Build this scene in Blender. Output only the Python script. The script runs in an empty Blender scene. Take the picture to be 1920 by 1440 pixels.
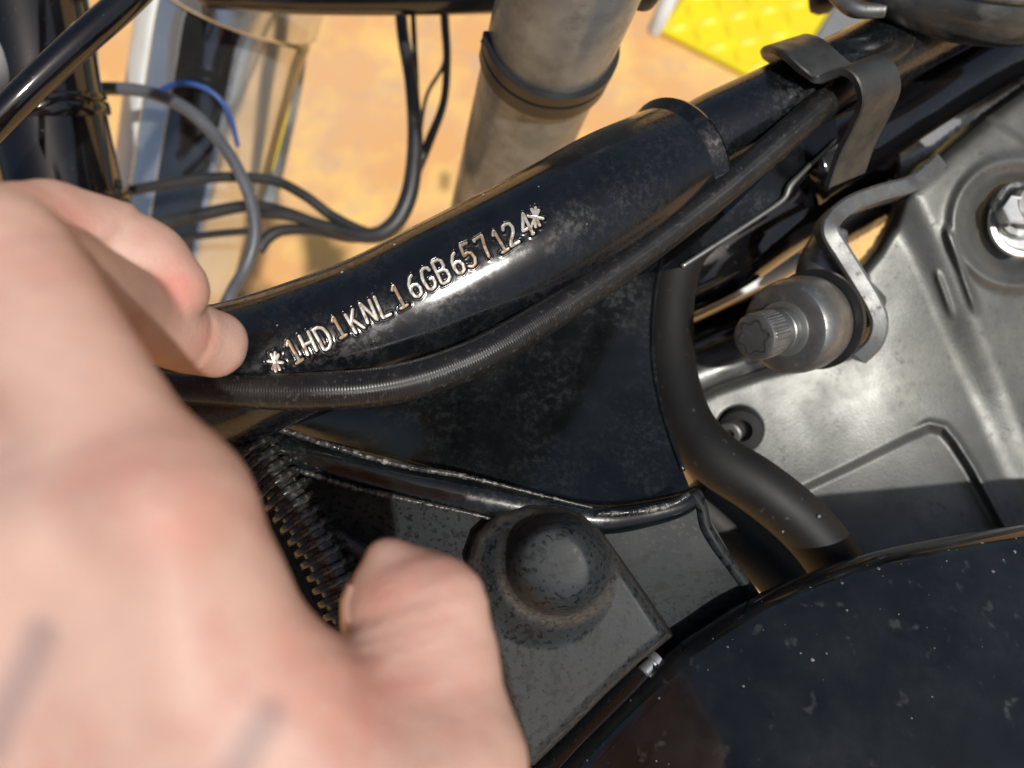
import bpy, bmesh, math, random
import numpy as np
from mathutils import Vector, Matrix
from mathutils.bvhtree import BVHTree

random.seed(7); rng = np.random.default_rng(7)
scene = bpy.context.scene
COL = scene.collection

# ------------------------------------------------------------------ camera, sky, sun, exposure
FPX = 1400.0                    # focal length in pixels of the 1920 px wide photograph
PITCH, HEIGHT = 74.0, 0.95      # the phone looks steeply down over the machine
cam_d = bpy.data.cameras.new('camera'); cam_o = bpy.data.objects.new('camera', cam_d); COL.objects.link(cam_o)
cam_o.location = (0, 0, HEIGHT); cam_o.rotation_euler = (math.radians(90 - PITCH), 0, 0)
cam_d.sensor_width = 36; cam_d.lens = 36 * FPX / 1920
cam_d.clip_start = 0.005; cam_d.clip_end = 200
cam_d.dof.use_dof = True; cam_d.dof.focus_distance = 0.199; cam_d.dof.aperture_fstop = 9.0
scene.camera = cam_o
RX = math.radians(90 - PITCH)
ROT = np.array([[1, 0, 0], [0, math.cos(RX), -math.sin(RX)], [0, math.sin(RX), math.cos(RX)]])

SUN_CAM = np.array([0.33, -0.06, 0.93])            # towards the sun, in right / up / back terms
sdir = ROT @ SUN_CAM; sdir = sdir / np.linalg.norm(sdir)
SUN_EL = math.asin(sdir[2]); SUN_AZ = math.atan2(sdir[0], sdir[1])
w = bpy.data.worlds.new('World'); scene.world = w; w.use_nodes = True
nt = w.node_tree; bg = nt.nodes['Background']
sky = nt.nodes.new('ShaderNodeTexSky'); sky.sky_type = 'NISHITA'; sky.sun_disc = False
sky.sun_elevation = SUN_EL; sky.sun_rotation = SUN_AZ
nt.links.new(sky.outputs[0], bg.inputs[0]); sky.dust_density = 3.5; sky.ozone_density = 0.6; bg.inputs[1].default_value = 0.075
sl = bpy.data.lights.new('sun', 'SUN'); sl.energy = 4.0; sl.angle = math.radians(1.5); sl.color = (1.0, 0.97, 0.92)
so = bpy.data.objects.new('sun', sl); COL.objects.link(so)
so.rotation_euler = Vector(sdir).to_track_quat('Z', 'Y').to_euler(); so.location = (0, -1, 3)
scene.view_settings.view_transform = 'Standard'; scene.view_settings.look = 'None'
scene.view_settings.gamma = 1; scene.view_settings.use_curve_mapping = False
scene.view_settings.exposure = -0.04
scene.render.engine = 'CYCLES'
scene.cycles.use_denoising = True
try: scene.cycles.denoiser = 'OPENIMAGEDENOISE'
except Exception: pass
scene.cycles.max_bounces = 6; scene.cycles.caustics_reflective = False; scene.cycles.caustics_refractive = False
scene.cycles.sample_clamp_indirect = 4

# ------------------------------------------------------------------ coordinates: millimetres right / up / away from the lens -> world metres
def cam(px, py, d):
    return np.array([(px - 960) * d / FPX, (720 - py) * d / FPX, d], float)
def camA(px, py, d):
    px, py, d = np.broadcast_arrays(np.asarray(px, float), np.asarray(py, float), np.asarray(d, float))
    return np.stack([(px - 960) * d / FPX, (720 - py) * d / FPX, d], -1)
def world(P):
    P = np.asarray(P, float).reshape(-1, 3)
    q = np.stack([P[:, 0], P[:, 1], -P[:, 2]], 1) / 1000.0
    return q @ ROT.T + np.array([0, 0, HEIGHT])
def to_px(P):
    P = np.asarray(P, float)
    return np.stack([960 + P[..., 0] * FPX / P[..., 2], 720 - P[..., 1] * FPX / P[..., 2]], -1)
def ground_pt(px, py, z=0.0):
    r = ROT @ np.array([(px - 960) / FPX, (720 - py) / FPX, -1.0])
    t = (z - HEIGHT) / r[2]
    return np.array([0, 0, HEIGHT]) + r * t
def unit(v): v = np.asarray(v, float); return v / (np.linalg.norm(v) + 1e-12)

# ------------------------------------------------------------------ materials
def mat(name, c1, c2=None, scale=60, detail=4, ramp=(0.35, 0.65), rough=0.5, rough2=None, metal=0.0, bump=None,
        speck=None, speck2=None, coat=0.0, sss=None, ridge=None, spec=None, stretch=None, attr=None):
    m = bpy.data.materials.new(name); m.use_nodes = True
    N, L = m.node_tree.nodes, m.node_tree.links
    b = N['Principled BSDF']
    tc = N.new('ShaderNodeTexCoord'); src = tc.outputs['Object']
    if stretch:
        mp = N.new('ShaderNodeMapping'); mp.inputs['Scale'].default_value = stretch; L.new(src, mp.inputs[0]); src = mp.outputs[0]
    def noise(s, d=4, r=0.55):
        n = N.new('ShaderNodeTexNoise'); n.inputs['Scale'].default_value = s; n.inputs['Detail'].default_value = d
        n.inputs['Roughness'].default_value = r; L.new(src, n.inputs['Vector']); return n.outputs['Fac']
    def rampn(fac, lo, hi, a=0.0, z=1.0):
        r = N.new('ShaderNodeMapRange'); r.inputs[1].default_value = lo; r.inputs[2].default_value = hi
        r.inputs[3].default_value = a; r.inputs[4].default_value = z; L.new(fac, r.inputs[0]); return r.outputs[0]
    def mixc(f, a, z):
        x = N.new('ShaderNodeMix'); x.data_type = 'RGBA'
        for s, v in ((x.inputs[0], f), (x.inputs[6], a), (x.inputs[7], z)):
            if isinstance(v, bpy.types.NodeSocket): L.new(v, s)
            elif isinstance(v, (int, float)): s.default_value = v
            else: s.default_value = (*v, 1)
        return x.outputs[2]
    def mixf(f, a, z):
        x = N.new('ShaderNodeMix'); x.data_type = 'FLOAT'
        for s, v in ((x.inputs[0], f), (x.inputs[2], a), (x.inputs[3], z)):
            if isinstance(v, bpy.types.NodeSocket): L.new(v, s)
            else: s.default_value = v
        return x.outputs[0]
    f = rampn(noise(scale, detail), *ramp)
    col = mixc(f, c1, c2 if c2 else c1)
    ro = mixf(f, rough, rough2 if rough2 is not None else rough)
    me = metal
    for sp in (speck, speck2):
        if not sp: continue
        f2 = rampn(noise(sp['scale'], sp.get('detail', 3), sp.get('r', 0.6)), sp['lo'], sp['hi'])
        if 'mask' in sp:
            f3 = rampn(noise(sp['mask'][0], 2), sp['mask'][1], sp['mask'][2])
            mm = N.new('ShaderNodeMath'); mm.operation = 'MULTIPLY'; L.new(f2, mm.inputs[0]); L.new(f3, mm.inputs[1]); f2 = mm.outputs[0]
        k = N.new('ShaderNodeMath'); k.operation = 'MULTIPLY'; L.new(f2, k.inputs[0]); k.inputs[1].default_value = sp.get('amt', 1.0); f2 = k.outputs[0]
        col = mixc(f2, col, sp['c']); ro = mixf(f2, ro, sp.get('rough', 0.7)); me = mixf(f2, me, sp.get('metal', 0.0))
    if attr:
        at = N.new('ShaderNodeAttribute'); at.attribute_name = attr[0]
        g2 = rampn(noise(700, 4, 0.7), 0.30, 0.62); mm = N.new('ShaderNodeMath'); mm.operation = 'MULTIPLY'; L.new(at.outputs['Fac'], mm.inputs[0]); L.new(g2, mm.inputs[1])
        col = mixc(mm.outputs[0], col, attr[1]); ro = mixf(mm.outputs[0], ro, 0.85)
    L.new(col, b.inputs['Base Color']); L.new(ro, b.inputs['Roughness'])
    if isinstance(me, bpy.types.NodeSocket): L.new(me, b.inputs['Metallic'])
    else: b.inputs['Metallic'].default_value = me
    if spec is not None: b.inputs['Specular IOR Level'].default_value = spec
    if coat: b.inputs['Coat Weight'].default_value = coat; b.inputs['Coat Roughness'].default_value = 0.08
    nrm = None
    if bump:
        bn = N.new('ShaderNodeBump'); bn.inputs['Strength'].default_value = bump[1]; bn.inputs['Distance'].default_value = bump[2] if len(bump) > 2 else 0.0004
        L.new(noise(bump[0], 5), bn.inputs['Height']); nrm = bn.outputs[0]
    if ridge:
        uv = N.new('ShaderNodeUVMap'); sx = N.new('ShaderNodeSeparateXYZ'); L.new(uv.outputs[0], sx.inputs[0])
        ma = N.new('ShaderNodeMath'); ma.operation = 'MULTIPLY'; ma.inputs[1].default_value = ridge[0]; L.new(sx.outputs[0], ma.inputs[0])
        sn = N.new('ShaderNodeMath'); sn.operation = 'SINE'; L.new(ma.outputs[0], sn.inputs[0])
        ma2 = N.new('ShaderNodeMath'); ma2.operation = 'MULTIPLY'; ma2.inputs[1].default_value = ridge[2]; L.new(sx.outputs[1], ma2.inputs[0])
        sn2 = N.new('ShaderNodeMath'); sn2.operation = 'SINE'; L.new(ma2.outputs[0], sn2.inputs[0])
        ad = N.new('ShaderNodeMath'); ad.operation = 'ADD'; L.new(sn.outputs[0], ad.inputs[0]); L.new(sn2.outputs[0], ad.inputs[1])
        bn = N.new('ShaderNodeBump'); bn.inputs['Strength'].default_value = ridge[1]; bn.inputs['Distance'].default_value = 0.0003
        L.new(ad.outputs[0], bn.inputs['Height'])
        if nrm: L.new(nrm, bn.inputs['Normal'])
        nrm = bn.outputs[0]
    if nrm: L.new(nrm, b.inputs['Normal'])
    if sss:
        b.inputs['Subsurface Weight'].default_value = sss[0]; b.inputs['Subsurface Radius'].default_value = sss[1]
        b.inputs['Subsurface Scale'].default_value = sss[2]
    m['_'] = 1
    return m

DUST = dict(c=(0.07, 0.072, 0.072), scale=900, lo=0.58, hi=0.72, rough=0.6, amt=0.35, mask=(70, 0.44, 0.66))
M = {}
M['paint'] = mat('black frame paint', (0.003, 0.0035, 0.005), (0.006, 0.007, 0.009), 90, rough=0.11, rough2=0.20, coat=0.2,
                 speck=dict(c=(0.008, 0.0085, 0.009), scale=520, detail=6, r=0.7, lo=0.44, hi=0.60, rough=0.46, amt=0.85, mask=(55, 0.36, 0.54)), speck2=dict(DUST, amt=0.18), bump=(700, 0.03))
M['plate'] = mat('black plate paint', (0.003, 0.004, 0.0045), (0.006, 0.0075, 0.008), 80, rough=0.10, rough2=0.22, coat=0.2,
                 speck=dict(c=(0.014, 0.015, 0.016), scale=480, detail=6, r=0.7, lo=0.47, hi=0.62, rough=0.42, amt=0.8, mask=(40, 0.42, 0.60)),
                 speck2=dict(DUST, amt=0.20), bump=(500, 0.05))
def cap_mat(name, k, sp):
    g = lambda *c: tuple(x * k for x in c)
    return mat(name, g(0.026, 0.030, 0.033), g(0.037, 0.042, 0.045), 60, rough=0.48, rough2=0.56, spec=sp, attr=('dirt', (0.085, 0.070, 0.053)),
               speck=dict(c=g(0.005, 0.006, 0.007), scale=640, detail=3, lo=0.56, hi=0.60, rough=0.42, amt=0.92),
               speck2=dict(c=g(0.009, 0.011, 0.012), scale=230, detail=7, r=0.7, lo=0.53, hi=0.62, rough=0.5, amt=0.7), bump=(900, 0.10))
M['cap'] = cap_mat('spotted dusty black cap', 0.74, 0.22)
M['lowplate'] = cap_mat('dusty black lower plate', 0.55, 0.14)
M['hose'] = mat('black cable sheath', (0.008, 0.0075, 0.007), (0.013, 0.012, 0.011), 150, rough=0.30, rough2=0.40, coat=0.0,
                ridge=(9.0, 0.16, 60.0), speck=dict(c=(0.10, 0.095, 0.09), scale=800, lo=0.58, hi=0.7, rough=0.7, amt=0.35))
M['rubber'] = mat('matt black rubber hose', (0.006, 0.006, 0.006), (0.009, 0.009, 0.0088), 50, rough=0.55, rough2=0.64, spec=0.35, bump=(1200, 0.05),
                  speck=dict(c=(0.12, 0.12, 0.11), scale=300, lo=0.66, hi=0.74, rough=0.8, amt=0.4))
M['conduit'] = mat('black ribbed conduit plastic', (0.016, 0.016, 0.0155), (0.028, 0.027, 0.025), 200, rough=0.16, rough2=0.28,
                   speck=dict(c=(0.16, 0.14, 0.10), scale=500, lo=0.50, hi=0.70, rough=0.8, amt=0.6))
M['wire'] = mat('thin black wire sheath', (0.014, 0.014, 0.015), (0.03, 0.03, 0.03), 50, rough=0.35, rough2=0.5)
M['wiregrey'] = mat('grey wire sheath', (0.06, 0.065, 0.075), (0.10, 0.105, 0.12), 50, rough=0.35, rough2=0.5)
M['gloss'] = mat('gloss black enamel', (0.003, 0.003, 0.004), (0.006, 0.006, 0.007), 40, rough=0.05, rough2=0.10, coat=0.5,
                 speck=dict(c=(0.08, 0.08, 0.08), scale=700, lo=0.64, hi=0.74, rough=0.7, amt=0.3))
M['tank'] = mat('dusty gloss black tank paint', (0.004, 0.005, 0.006), (0.009, 0.011, 0.012), 45, rough=0.06, rough2=0.14, coat=0.3,
                speck=dict(c=(0.055, 0.056, 0.054), scale=190, detail=2, lo=0.64, hi=0.74, rough=0.7, amt=0.5),
                speck2=dict(c=(0.020, 0.022, 0.023), scale=34, detail=8, r=0.7, lo=0.46, hi=0.70, rough=0.40, amt=0.65), bump=(300, 0.03))
M['alu'] = mat('stained cast aluminium', (0.135, 0.137, 0.127), (0.080, 0.082, 0.077), 45, rough=0.40, rough2=0.52, metal=0.5, bump=(1100, 0.22),
               speck=dict(c=(0.022, 0.023, 0.023), scale=420, detail=5, r=0.7, lo=0.54, hi=0.68, rough=0.6, metal=0.2, amt=0.75, mask=(28, 0.42, 0.6)),
               speck2=dict(c=(0.17, 0.17, 0.145), scale=24, detail=7, r=0.65, lo=0.50, hi=0.68, rough=0.5, metal=0.4, amt=0.7))
M['steel'] = mat('dull zinc steel', (0.30, 0.305, 0.295), (0.17, 0.17, 0.163), 160, rough=0.36, rough2=0.5, metal=0.85, bump=(1200, 0.08),
                 speck=dict(c=(0.05, 0.045, 0.035), scale=300, lo=0.58, hi=0.7, rough=0.7, amt=0.6))
M['strap'] = mat('dull dark strap steel', (0.10, 0.10, 0.095), (0.06, 0.06, 0.056), 160, rough=0.36, rough2=0.5, metal=0.7, bump=(1200, 0.08))
M['bright'] = mat('bare bright metal', (0.62, 0.64, 0.62), (0.42, 0.43, 0.41), 200, rough=0.28, rough2=0.42, metal=0.9)
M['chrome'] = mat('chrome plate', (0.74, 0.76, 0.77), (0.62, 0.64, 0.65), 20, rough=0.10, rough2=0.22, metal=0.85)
M['darkreflection'] = mat('chrome with dark reflection', (0.16, 0.17, 0.18), (0.10, 0.105, 0.11), 20, rough=0.06, rough2=0.14, metal=0.9)  # dark reflection in the chrome leg, put into the colour
M['brushed'] = mat('worn brushed tube', (0.27, 0.30, 0.315), (0.10, 0.115, 0.122), 24, rough=0.20, rough2=0.32, metal=0.2, spec=0.4, bump=(800, 0.06),
                   speck=dict(c=(0.06, 0.06, 0.06), scale=90, detail=8, r=0.7, lo=0.46, hi=0.70, rough=0.42, metal=0.0, amt=0.6))
M['dustychrome'] = mat('dusty chrome cover', (0.07, 0.07, 0.068), (0.14, 0.14, 0.135), 60, rough=0.25, rough2=0.55, metal=0.7,
                       speck=dict(c=(0.16, 0.16, 0.15), scale=160, lo=0.48, hi=0.66, rough=0.8, amt=0.5), stretch=(0.4, 1, 1))
M['blackplastic'] = mat('black plastic', (0.012, 0.012, 0.012), (0.020, 0.020, 0.020), 60, rough=0.35, rough2=0.45)
M['stamp'] = mat('stamped bare metal', (0.66, 0.63, 0.57), (0.42, 0.37, 0.30), 420, detail=6, ramp=(0.40, 0.62), rough=0.34, rough2=0.55, metal=0.6, bump=(1500, 0.35),
                 speck=dict(c=(0.16, 0.09, 0.04), scale=190, lo=0.57, hi=0.66, rough=0.8, amt=0.85))
M['stamprust'] = mat('browned stamped metal', (0.30, 0.20, 0.11), (0.62, 0.56, 0.46), 300, detail=6, ramp=(0.45, 0.66), rough=0.45, rough2=0.35, metal=0.5, bump=(1500, 0.35),
                 speck=dict(c=(0.07, 0.045, 0.025), scale=260, lo=0.52, hi=0.64, rough=0.8, amt=0.8))
M['weld'] = mat('weld bead under paint', (0.012, 0.013, 0.014), (0.05, 0.05, 0.048), 260, rough=0.2, rough2=0.4, bump=(900, 0.3),
                speck=dict(c=(0.30, 0.28, 0.24), scale=500, lo=0.56, hi=0.66, rough=0.6, amt=0.6))
M['ground'] = mat('orange stained concrete', (0.66, 0.34, 0.115), (0.60, 0.37, 0.20), 3.6, rough=0.75, rough2=0.85, bump=(60, 0.2, 0.003),
                  speck=dict(c=(0.80, 0.52, 0.15), scale=7, detail=7, r=0.65, lo=0.46, hi=0.62, rough=0.8, amt=0.85),  # brighter speckle paints sun patches into the floor colour
                  speck2=dict(c=(0.50, 0.34, 0.24), scale=12, detail=7, r=0.7, lo=0.53, hi=0.66, rough=0.8, amt=0.7))
M['yellow'] = mat('yellow tread mat', (0.80, 0.66, 0.01), (0.70, 0.56, 0.015), 20, rough=0.40, rough2=0.5, bump=(90, 0.1, 0.002))
M['grey'] = mat('grey tile', (0.16, 0.16, 0.165), (0.20, 0.20, 0.20), 15, rough=0.7)
M['blue'] = mat('plain blue', (0.01, 0.05, 0.22), (0.015, 0.07, 0.26), 30, rough=0.4)
M['pale'] = mat('pale painted steel and leg reflection', (0.72, 0.74, 0.72), (0.62, 0.64, 0.62), 30, rough=0.4)  # pale paint, used too for the bright reflection down the fork leg
M['speck'] = mat('pale grit', (0.20, 0.20, 0.19), (0.09, 0.09, 0.085), 500, rough=0.6)
M['nail'] = mat('finger nail', (0.66, 0.40, 0.33), (0.70, 0.46, 0.39), 150, rough=0.30, sss=(0.2, (1, 0.4, 0.25), 0.002))

# ------------------------------------------------------------------ object helpers
def link(name, me, parent=None, loc=(0, 0, 0)):
    o = bpy.data.objects.new(name, me); COL.objects.link(o); o.location = loc
    if parent is not None:
        o.parent = parent; o.location = Vector(loc) - parent_world(parent)
    return o
def parent_world(p):
    v = Vector(p.location)
    while p.parent is not None: p = p.parent; v = v + Vector(p.location)
    return v
def mesh_obj(name, W, faces, material, parent=None, smooth=True, uv=None):
    """W: world points; the origin is set at the middle of the shape"""
    W = np.asarray(W, float); c = (W.min(0) + W.max(0)) / 2
    me = bpy.data.meshes.new(name); me.from_pydata((W - c).tolist(), [], [list(map(int, f)) for f in faces] if not isinstance(faces, np.ndarray) else faces.tolist())
    if smooth: me.polygons.foreach_set('use_smooth', [True] * len(me.polygons))
    if uv is not None:
        l = me.uv_layers.new(name='UVMap'); vi = np.empty(len(me.loops), int); me.loops.foreach_get('vertex_index', vi)
        l.data.foreach_set('uv', np.asarray(uv, float)[vi].ravel())
    bm = bmesh.new(); bm.from_mesh(me); bmesh.ops.recalc_face_normals(bm, faces=bm.faces); bm.to_mesh(me); bm.free()
    me.materials.append(material); me.update()
    return link(name, me, parent, tuple(c))
def tag(o, label, cat, group=None, kind=None):
    o['label'] = label
    if cat: o['category'] = cat
    if group: o['group'] = group
    if kind: o['kind'] = kind
    return o
def thing(name, label, cat, P, group=None):
    o = bpy.data.objects.new(name, None); COL.objects.link(o); o.location = tuple(world([P])[0]); o.empty_display_size = 0.02
    return tag(o, label, cat, group)
def structure(o): o['kind'] = 'structure'; return o

def spline(pts, n):
    """Catmull-Rom through rows of numbers"""
    P = np.asarray(pts, float)
    if len(P) < 3:
        t = np.linspace(0, 1, n)[:, None]; return P[0] * (1 - t) + P[-1] * t
    E = np.vstack([2 * P[0] - P[1], P, 2 * P[-1] - P[-2]])
    seg = np.linalg.norm(np.diff(P[:, :3], axis=0), axis=1) + 1e-9
    cum = np.concatenate([[0], np.cumsum(seg)]); s = np.linspace(0, cum[-1], n)
    i = np.clip(np.searchsorted(cum, s, side='right') - 1, 0, len(seg) - 1); t = ((s - cum[i]) / seg[i])[:, None]
    a, b, c, d = E[i], E[i + 1], E[i + 2], E[i + 3]
    return 0.5 * ((2 * b) + (-a + c) * t + (2 * a - 5 * b + 4 * c - d) * t ** 2 + (-a + 3 * b - 3 * c + d) * t ** 3)
def path(pix, n):
    """(px, py, depth, radius mm) -> centre points in mm and radii"""
    Q = np.array([[*cam(p[0], p[1], p[2]), p[3]] for p in pix]); S = spline(Q, n)
    return S[:, :3], S[:, 3]
def sweep(C, R, angles, frame_ref=(0, 0, -1)):
    """ring of points at every centre; angle 0 looks at the lens"""
    T = np.gradient(C, axis=0); T /= np.linalg.norm(T, axis=1)[:, None]
    ref = np.asarray(frame_ref, float)
    N1 = ref - (T @ ref)[:, None] * T; N1 /= np.linalg.norm(N1, axis=1)[:, None] + 1e-9
    N2 = np.cross(T, N1)
    ca, sa = np.cos(angles), np.sin(angles)
    return C[:, None, :] + R[:, None, None] * (ca[None, :, None] * N1[:, None, :] + sa[None, :, None] * N2[:, None, :])
def grid_faces(n, m, wrap=False):
    i = np.arange(n - 1)[:, None]; j = np.arange(m if wrap else m - 1)[None, :]; j2 = (j + 1) % m
    return np.stack(np.broadcast_arrays(i * m + j, i * m + j2, (i + 1) * m + j2, (i + 1) * m + j), -1).reshape(-1, 4)
def tube(name, pix, material, parent=None, n=64, k=20, caps=True, mm=None, wob=0.0, ref=(0, 0, -1)):
    C, R = path(pix, n) if mm is None else (spline(np.asarray(mm, float)[:, :3], n), spline(np.asarray(mm, float), n)[:, 3])
    if wob: R = R * (1 + wob * rng.standard_normal(n)); C = C + wob * 0.3 * R[:, None] * rng.standard_normal((n, 3))
    a = np.linspace(0, 2 * np.pi, k, endpoint=False)
    V = sweep(C, R, a, ref)
    L = np.concatenate([[0], np.cumsum(np.linalg.norm(np.diff(C, axis=0), axis=1))])
    uv = np.stack(np.broadcast_arrays(L[:, None], (a / (2 * np.pi))[None, :]), -1).reshape(-1, 2)
    F = grid_faces(n, k, True).tolist()
    if caps: F += [list(range(k)), list(range((n - 1) * k, n * k))[::-1]]
    return mesh_obj(name, world(V), F, material, parent, uv=uv)
def loft(name, A, B, material, parent=None, n=60, m=24, bulge=0.0, thick=3.0, wave=None):
    """sheet between two pixel curves, with thickness away from the lens"""
    a = spline(np.array([cam(*p) for p in A]), n); b = spline(np.array([cam(*p) for p in B]), n)
    t = np.linspace(0, 1, m)[None, :, None]
    S = a[:, None] * (1 - t) + b[:, None] * t
    S[..., 2] += bulge * np.sin(np.pi * t[..., 0])
    if wave is not None: S[..., 2] += wave(to_px(S))
    return sheet(name, S, material, parent, thick)
def sheet(name, S, material, parent=None, thick=3.0):
    n, m = S.shape[:2]
    back = S.copy(); back *= (1 + thick / S[..., 2:3])
    V = np.vstack([S.reshape(-1, 3), back.reshape(-1, 3)]); F = grid_faces(n, m).tolist(); o = n * m
    F += [[x + o for x in f[::-1]] for f in F]
    edge = [i * m for i in range(n)] + [(n - 1) * m + j for j in range(1, m)] + [i * m + m - 1 for i in range(n - 2, -1, -1)] + list(range(m - 2, 0, -1))
    for q in range(len(edge)):
        x, y = edge[q], edge[(q + 1) % len(edge)]; F.append([x, y, y + o, x + o])
    ob = mesh_obj(name, world(V), F, material, parent)
    return edge_split(ob, 40)
def edge_split(o, deg=35):
    md = o.modifiers.new('edges', 'EDGE_SPLIT'); md.split_angle = math.radians(deg); return o
def ribbon(name, P, Wv, thick, material, parent=None, n=60):
    """flat strap along P (mm), width vector Wv, rounded a little"""
    C = spline(P, n); Wv = np.asarray(Wv, float)
    T = np.gradient(C, axis=0); T /= np.linalg.norm(T, axis=1)[:, None]
    Nn = np.cross(T, unit(Wv)); Nn /= np.linalg.norm(Nn, axis=1)[:, None]
    prof = [(-1, -.35), (-.94, -.5), (.94, -.5), (1, -.35), (1, .35), (.94, .5), (-.94, .5), (-1, .35)]
    V = np.stack([C + u * Wv / 2 + v * thick * Nn for u, v in prof], 1)
    F = grid_faces(n, 8, True).tolist() + [list(range(8)), list(range((n - 1) * 8, n * 8))[::-1]]
    return edge_split(mesh_obj(name, world(V), F, material, parent), 30)
def lathe(name, A, ax, prof, material, parent=None, k=48, mod=None, sharp=30):
    """profile of (distance along axis mm, radius mm) turned about axis ax from point A (mm)"""
    ax = unit(ax); u = unit(np.cross(ax, [0.1, 1, 0.2])); v = np.cross(ax, u)
    a = np.linspace(0, 2 * np.pi, k, endpoint=False); V = []
    for q, (h, r) in enumerate(prof):
        rr = np.ones(k) * (r if mod is None else mod(q, r, a))
        V.append(np.asarray(A)[None] + h * ax[None] + rr[:, None] * (np.cos(a)[:, None] * u + np.sin(a)[:, None] * v))
    V = np.vstack(V); n = len(prof); F = grid_faces(n, k, True).tolist() + [list(range(k)), list(range((n - 1) * k, n * k))[::-1]]
    return edge_split(mesh_obj(name, world(V), F, material, parent), sharp)
def poly_sd(px, py, poly):
    """signed distance (pixels) to a polygon, negative inside"""
    P = np.asarray(poly, float); d = np.full(px.shape, 1e9); ins = np.zeros(px.shape, bool)
    for i in range(len(P)):
        a, b = P[i], P[(i + 1) % len(P)]; e = b - a
        t = np.clip(((px - a[0]) * e[0] + (py - a[1]) * e[1]) / (e @ e), 0, 1)
        d = np.minimum(d, np.hypot(px - a[0] - t * e[0], py - a[1] - t * e[1]))
        c = ((a[1] > py) != (b[1] > py)) & (px < (b[0] - a[0]) * (py - a[1]) / (b[1] - a[1] + 1e-12) + a[0])
        ins ^= c
    return np.where(ins, -d, d)
def smooth_poly(pts, n=120):
    P = np.asarray(pts, float); P = np.vstack([P, P[:1]]); return spline(np.hstack([P, np.zeros((len(P), 1))]), n)[:-1, :2]
def sstep(x, a, b): t = np.clip((x - a) / (b - a), 0, 1); return t * t * (3 - 2 * t)
def relief(name, box, step, depth, keep, material, parent=None, dirt=None):
    """a casting or pressing: front surface as a height map over its own plan, walls carried back"""
    xs = np.arange(box[0], box[2] + step, step); ys = np.arange(box[1], box[3] + step, step)
    X, Y = np.meshgrid(xs, ys, indexing='ij'); D = depth(X, Y); K = keep(X, Y)
    n, m = X.shape; P = camA(X, Y, D).reshape(-1, 3)
    F = grid_faces(n, m)[:, ::-1]; kk = K.reshape(-1); F = F[kk[F].all(1)]
    used = np.unique(F); idx = -np.ones(n * m, int); idx[used] = np.arange(len(used))
    o = mesh_obj(name, world(P[used]), idx[F], material, parent)
    if dirt is not None:
        at = o.data.attributes.new('dirt', 'FLOAT', 'POINT'); at.data.foreach_set('value', dirt(X, Y).reshape(-1)[used])
    return o

# implicit surfaces (mm) -> mesh
def surface_nets(Fv, org, h):
    ins = Fv < 0; n = np.array(Fv.shape) - 1
    cs = [(a, b, c) for a in (0, 1) for b in (0, 1) for c in (0, 1)]
    def cut(A, o): return A[o[0]:o[0] + n[0], o[1]:o[1] + n[1], o[2]:o[2] + n[2]]
    cnt = sum(cut(ins, c).astype(np.int8) for c in cs); act = (cnt > 0) & (cnt < 8)
    I = np.argwhere(act); idx = -np.ones(act.shape, int); idx[act] = np.arange(len(I))
    acc = np.zeros((len(I), 3)); num = np.zeros(len(I))
    vals = {c: Fv[I[:, 0] + c[0], I[:, 1] + c[1], I[:, 2] + c[2]] for c in cs}
    for c in cs:
        for ax in range(3):
            if c[ax]: continue
            d = list(c); d[ax] = 1; d = tuple(d); a, b = vals[c], vals[d]
            x = (a < 0) != (b < 0); t = np.where(x, a / np.where(x, a - b, 1), 0)
            p = np.array(c, float)[None] + np.zeros((len(I), 3)); p[:, ax] += t
            acc[x] += p[x]; num[x] += 1
    V = org + h * (I + acc / num[:, None]); Fs = []
    for ax in range(3):
        u, v = (ax + 1) % 3, (ax + 2) % 3
        sl0 = [slice(None)] * 3; sl1 = [slice(None)] * 3; sl0[ax] = slice(0, -1); sl1[ax] = slice(1, None)
        a, b = ins[tuple(sl0)], ins[tuple(sl1)]
        E = np.argwhere(a != b); ok = (E[:, u] > 0) & (E[:, v] > 0) & (E[:, u] < n[u]) & (E[:, v] < n[v]); E = E[ok]
        if not len(E): continue
        flip = a[tuple(E.T)]
        q = []
        for du, dv in ((-1, -1), (0, -1), (0, 0), (-1, 0)):
            e = E.copy(); e[:, u] += du; e[:, v] += dv; q.append(idx[tuple(e.T)])
        q = np.stack(q, 1); q[~flip] = q[~flip][:, ::-1]; Fs.append(q)
    return V, np.vstack(Fs)
def smin(a, b, k):
    h = np.clip(0.5 + 0.5 * (b - a) / k, 0, 1); return b * (1 - h) + a * h - k * h * (1 - h)
def cone(P, a, b, ra, rb):
    a, b = np.asarray(a, float), np.asarray(b, float); e = b - a
    t = np.clip(((P - a) @ e) / (e @ e), 0, 1); return np.linalg.norm(P - a - t[..., None] * e, axis=-1) - (ra + (rb - ra) * t)
def ball(P, c, r):
    r = np.asarray(r, float) * np.ones(3); q = (P - np.asarray(c)) / r; k = np.linalg.norm(q, axis=-1); return (k - 1) * r.min()

# ================================================================== the setting
G = 15.0
gm = bpy.data.meshes.new('ground'); gm.from_pydata([(-G, -G, 0), (G, -G, 0), (G, G, 0), (-G, G, 0)], [], [(0, 1, 2, 3)])
gm.materials.append(M['ground']); ground = structure(link('ground', gm))
ground['label'] = 'sunlit orange stained concrete floor below the motorcycle'

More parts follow.
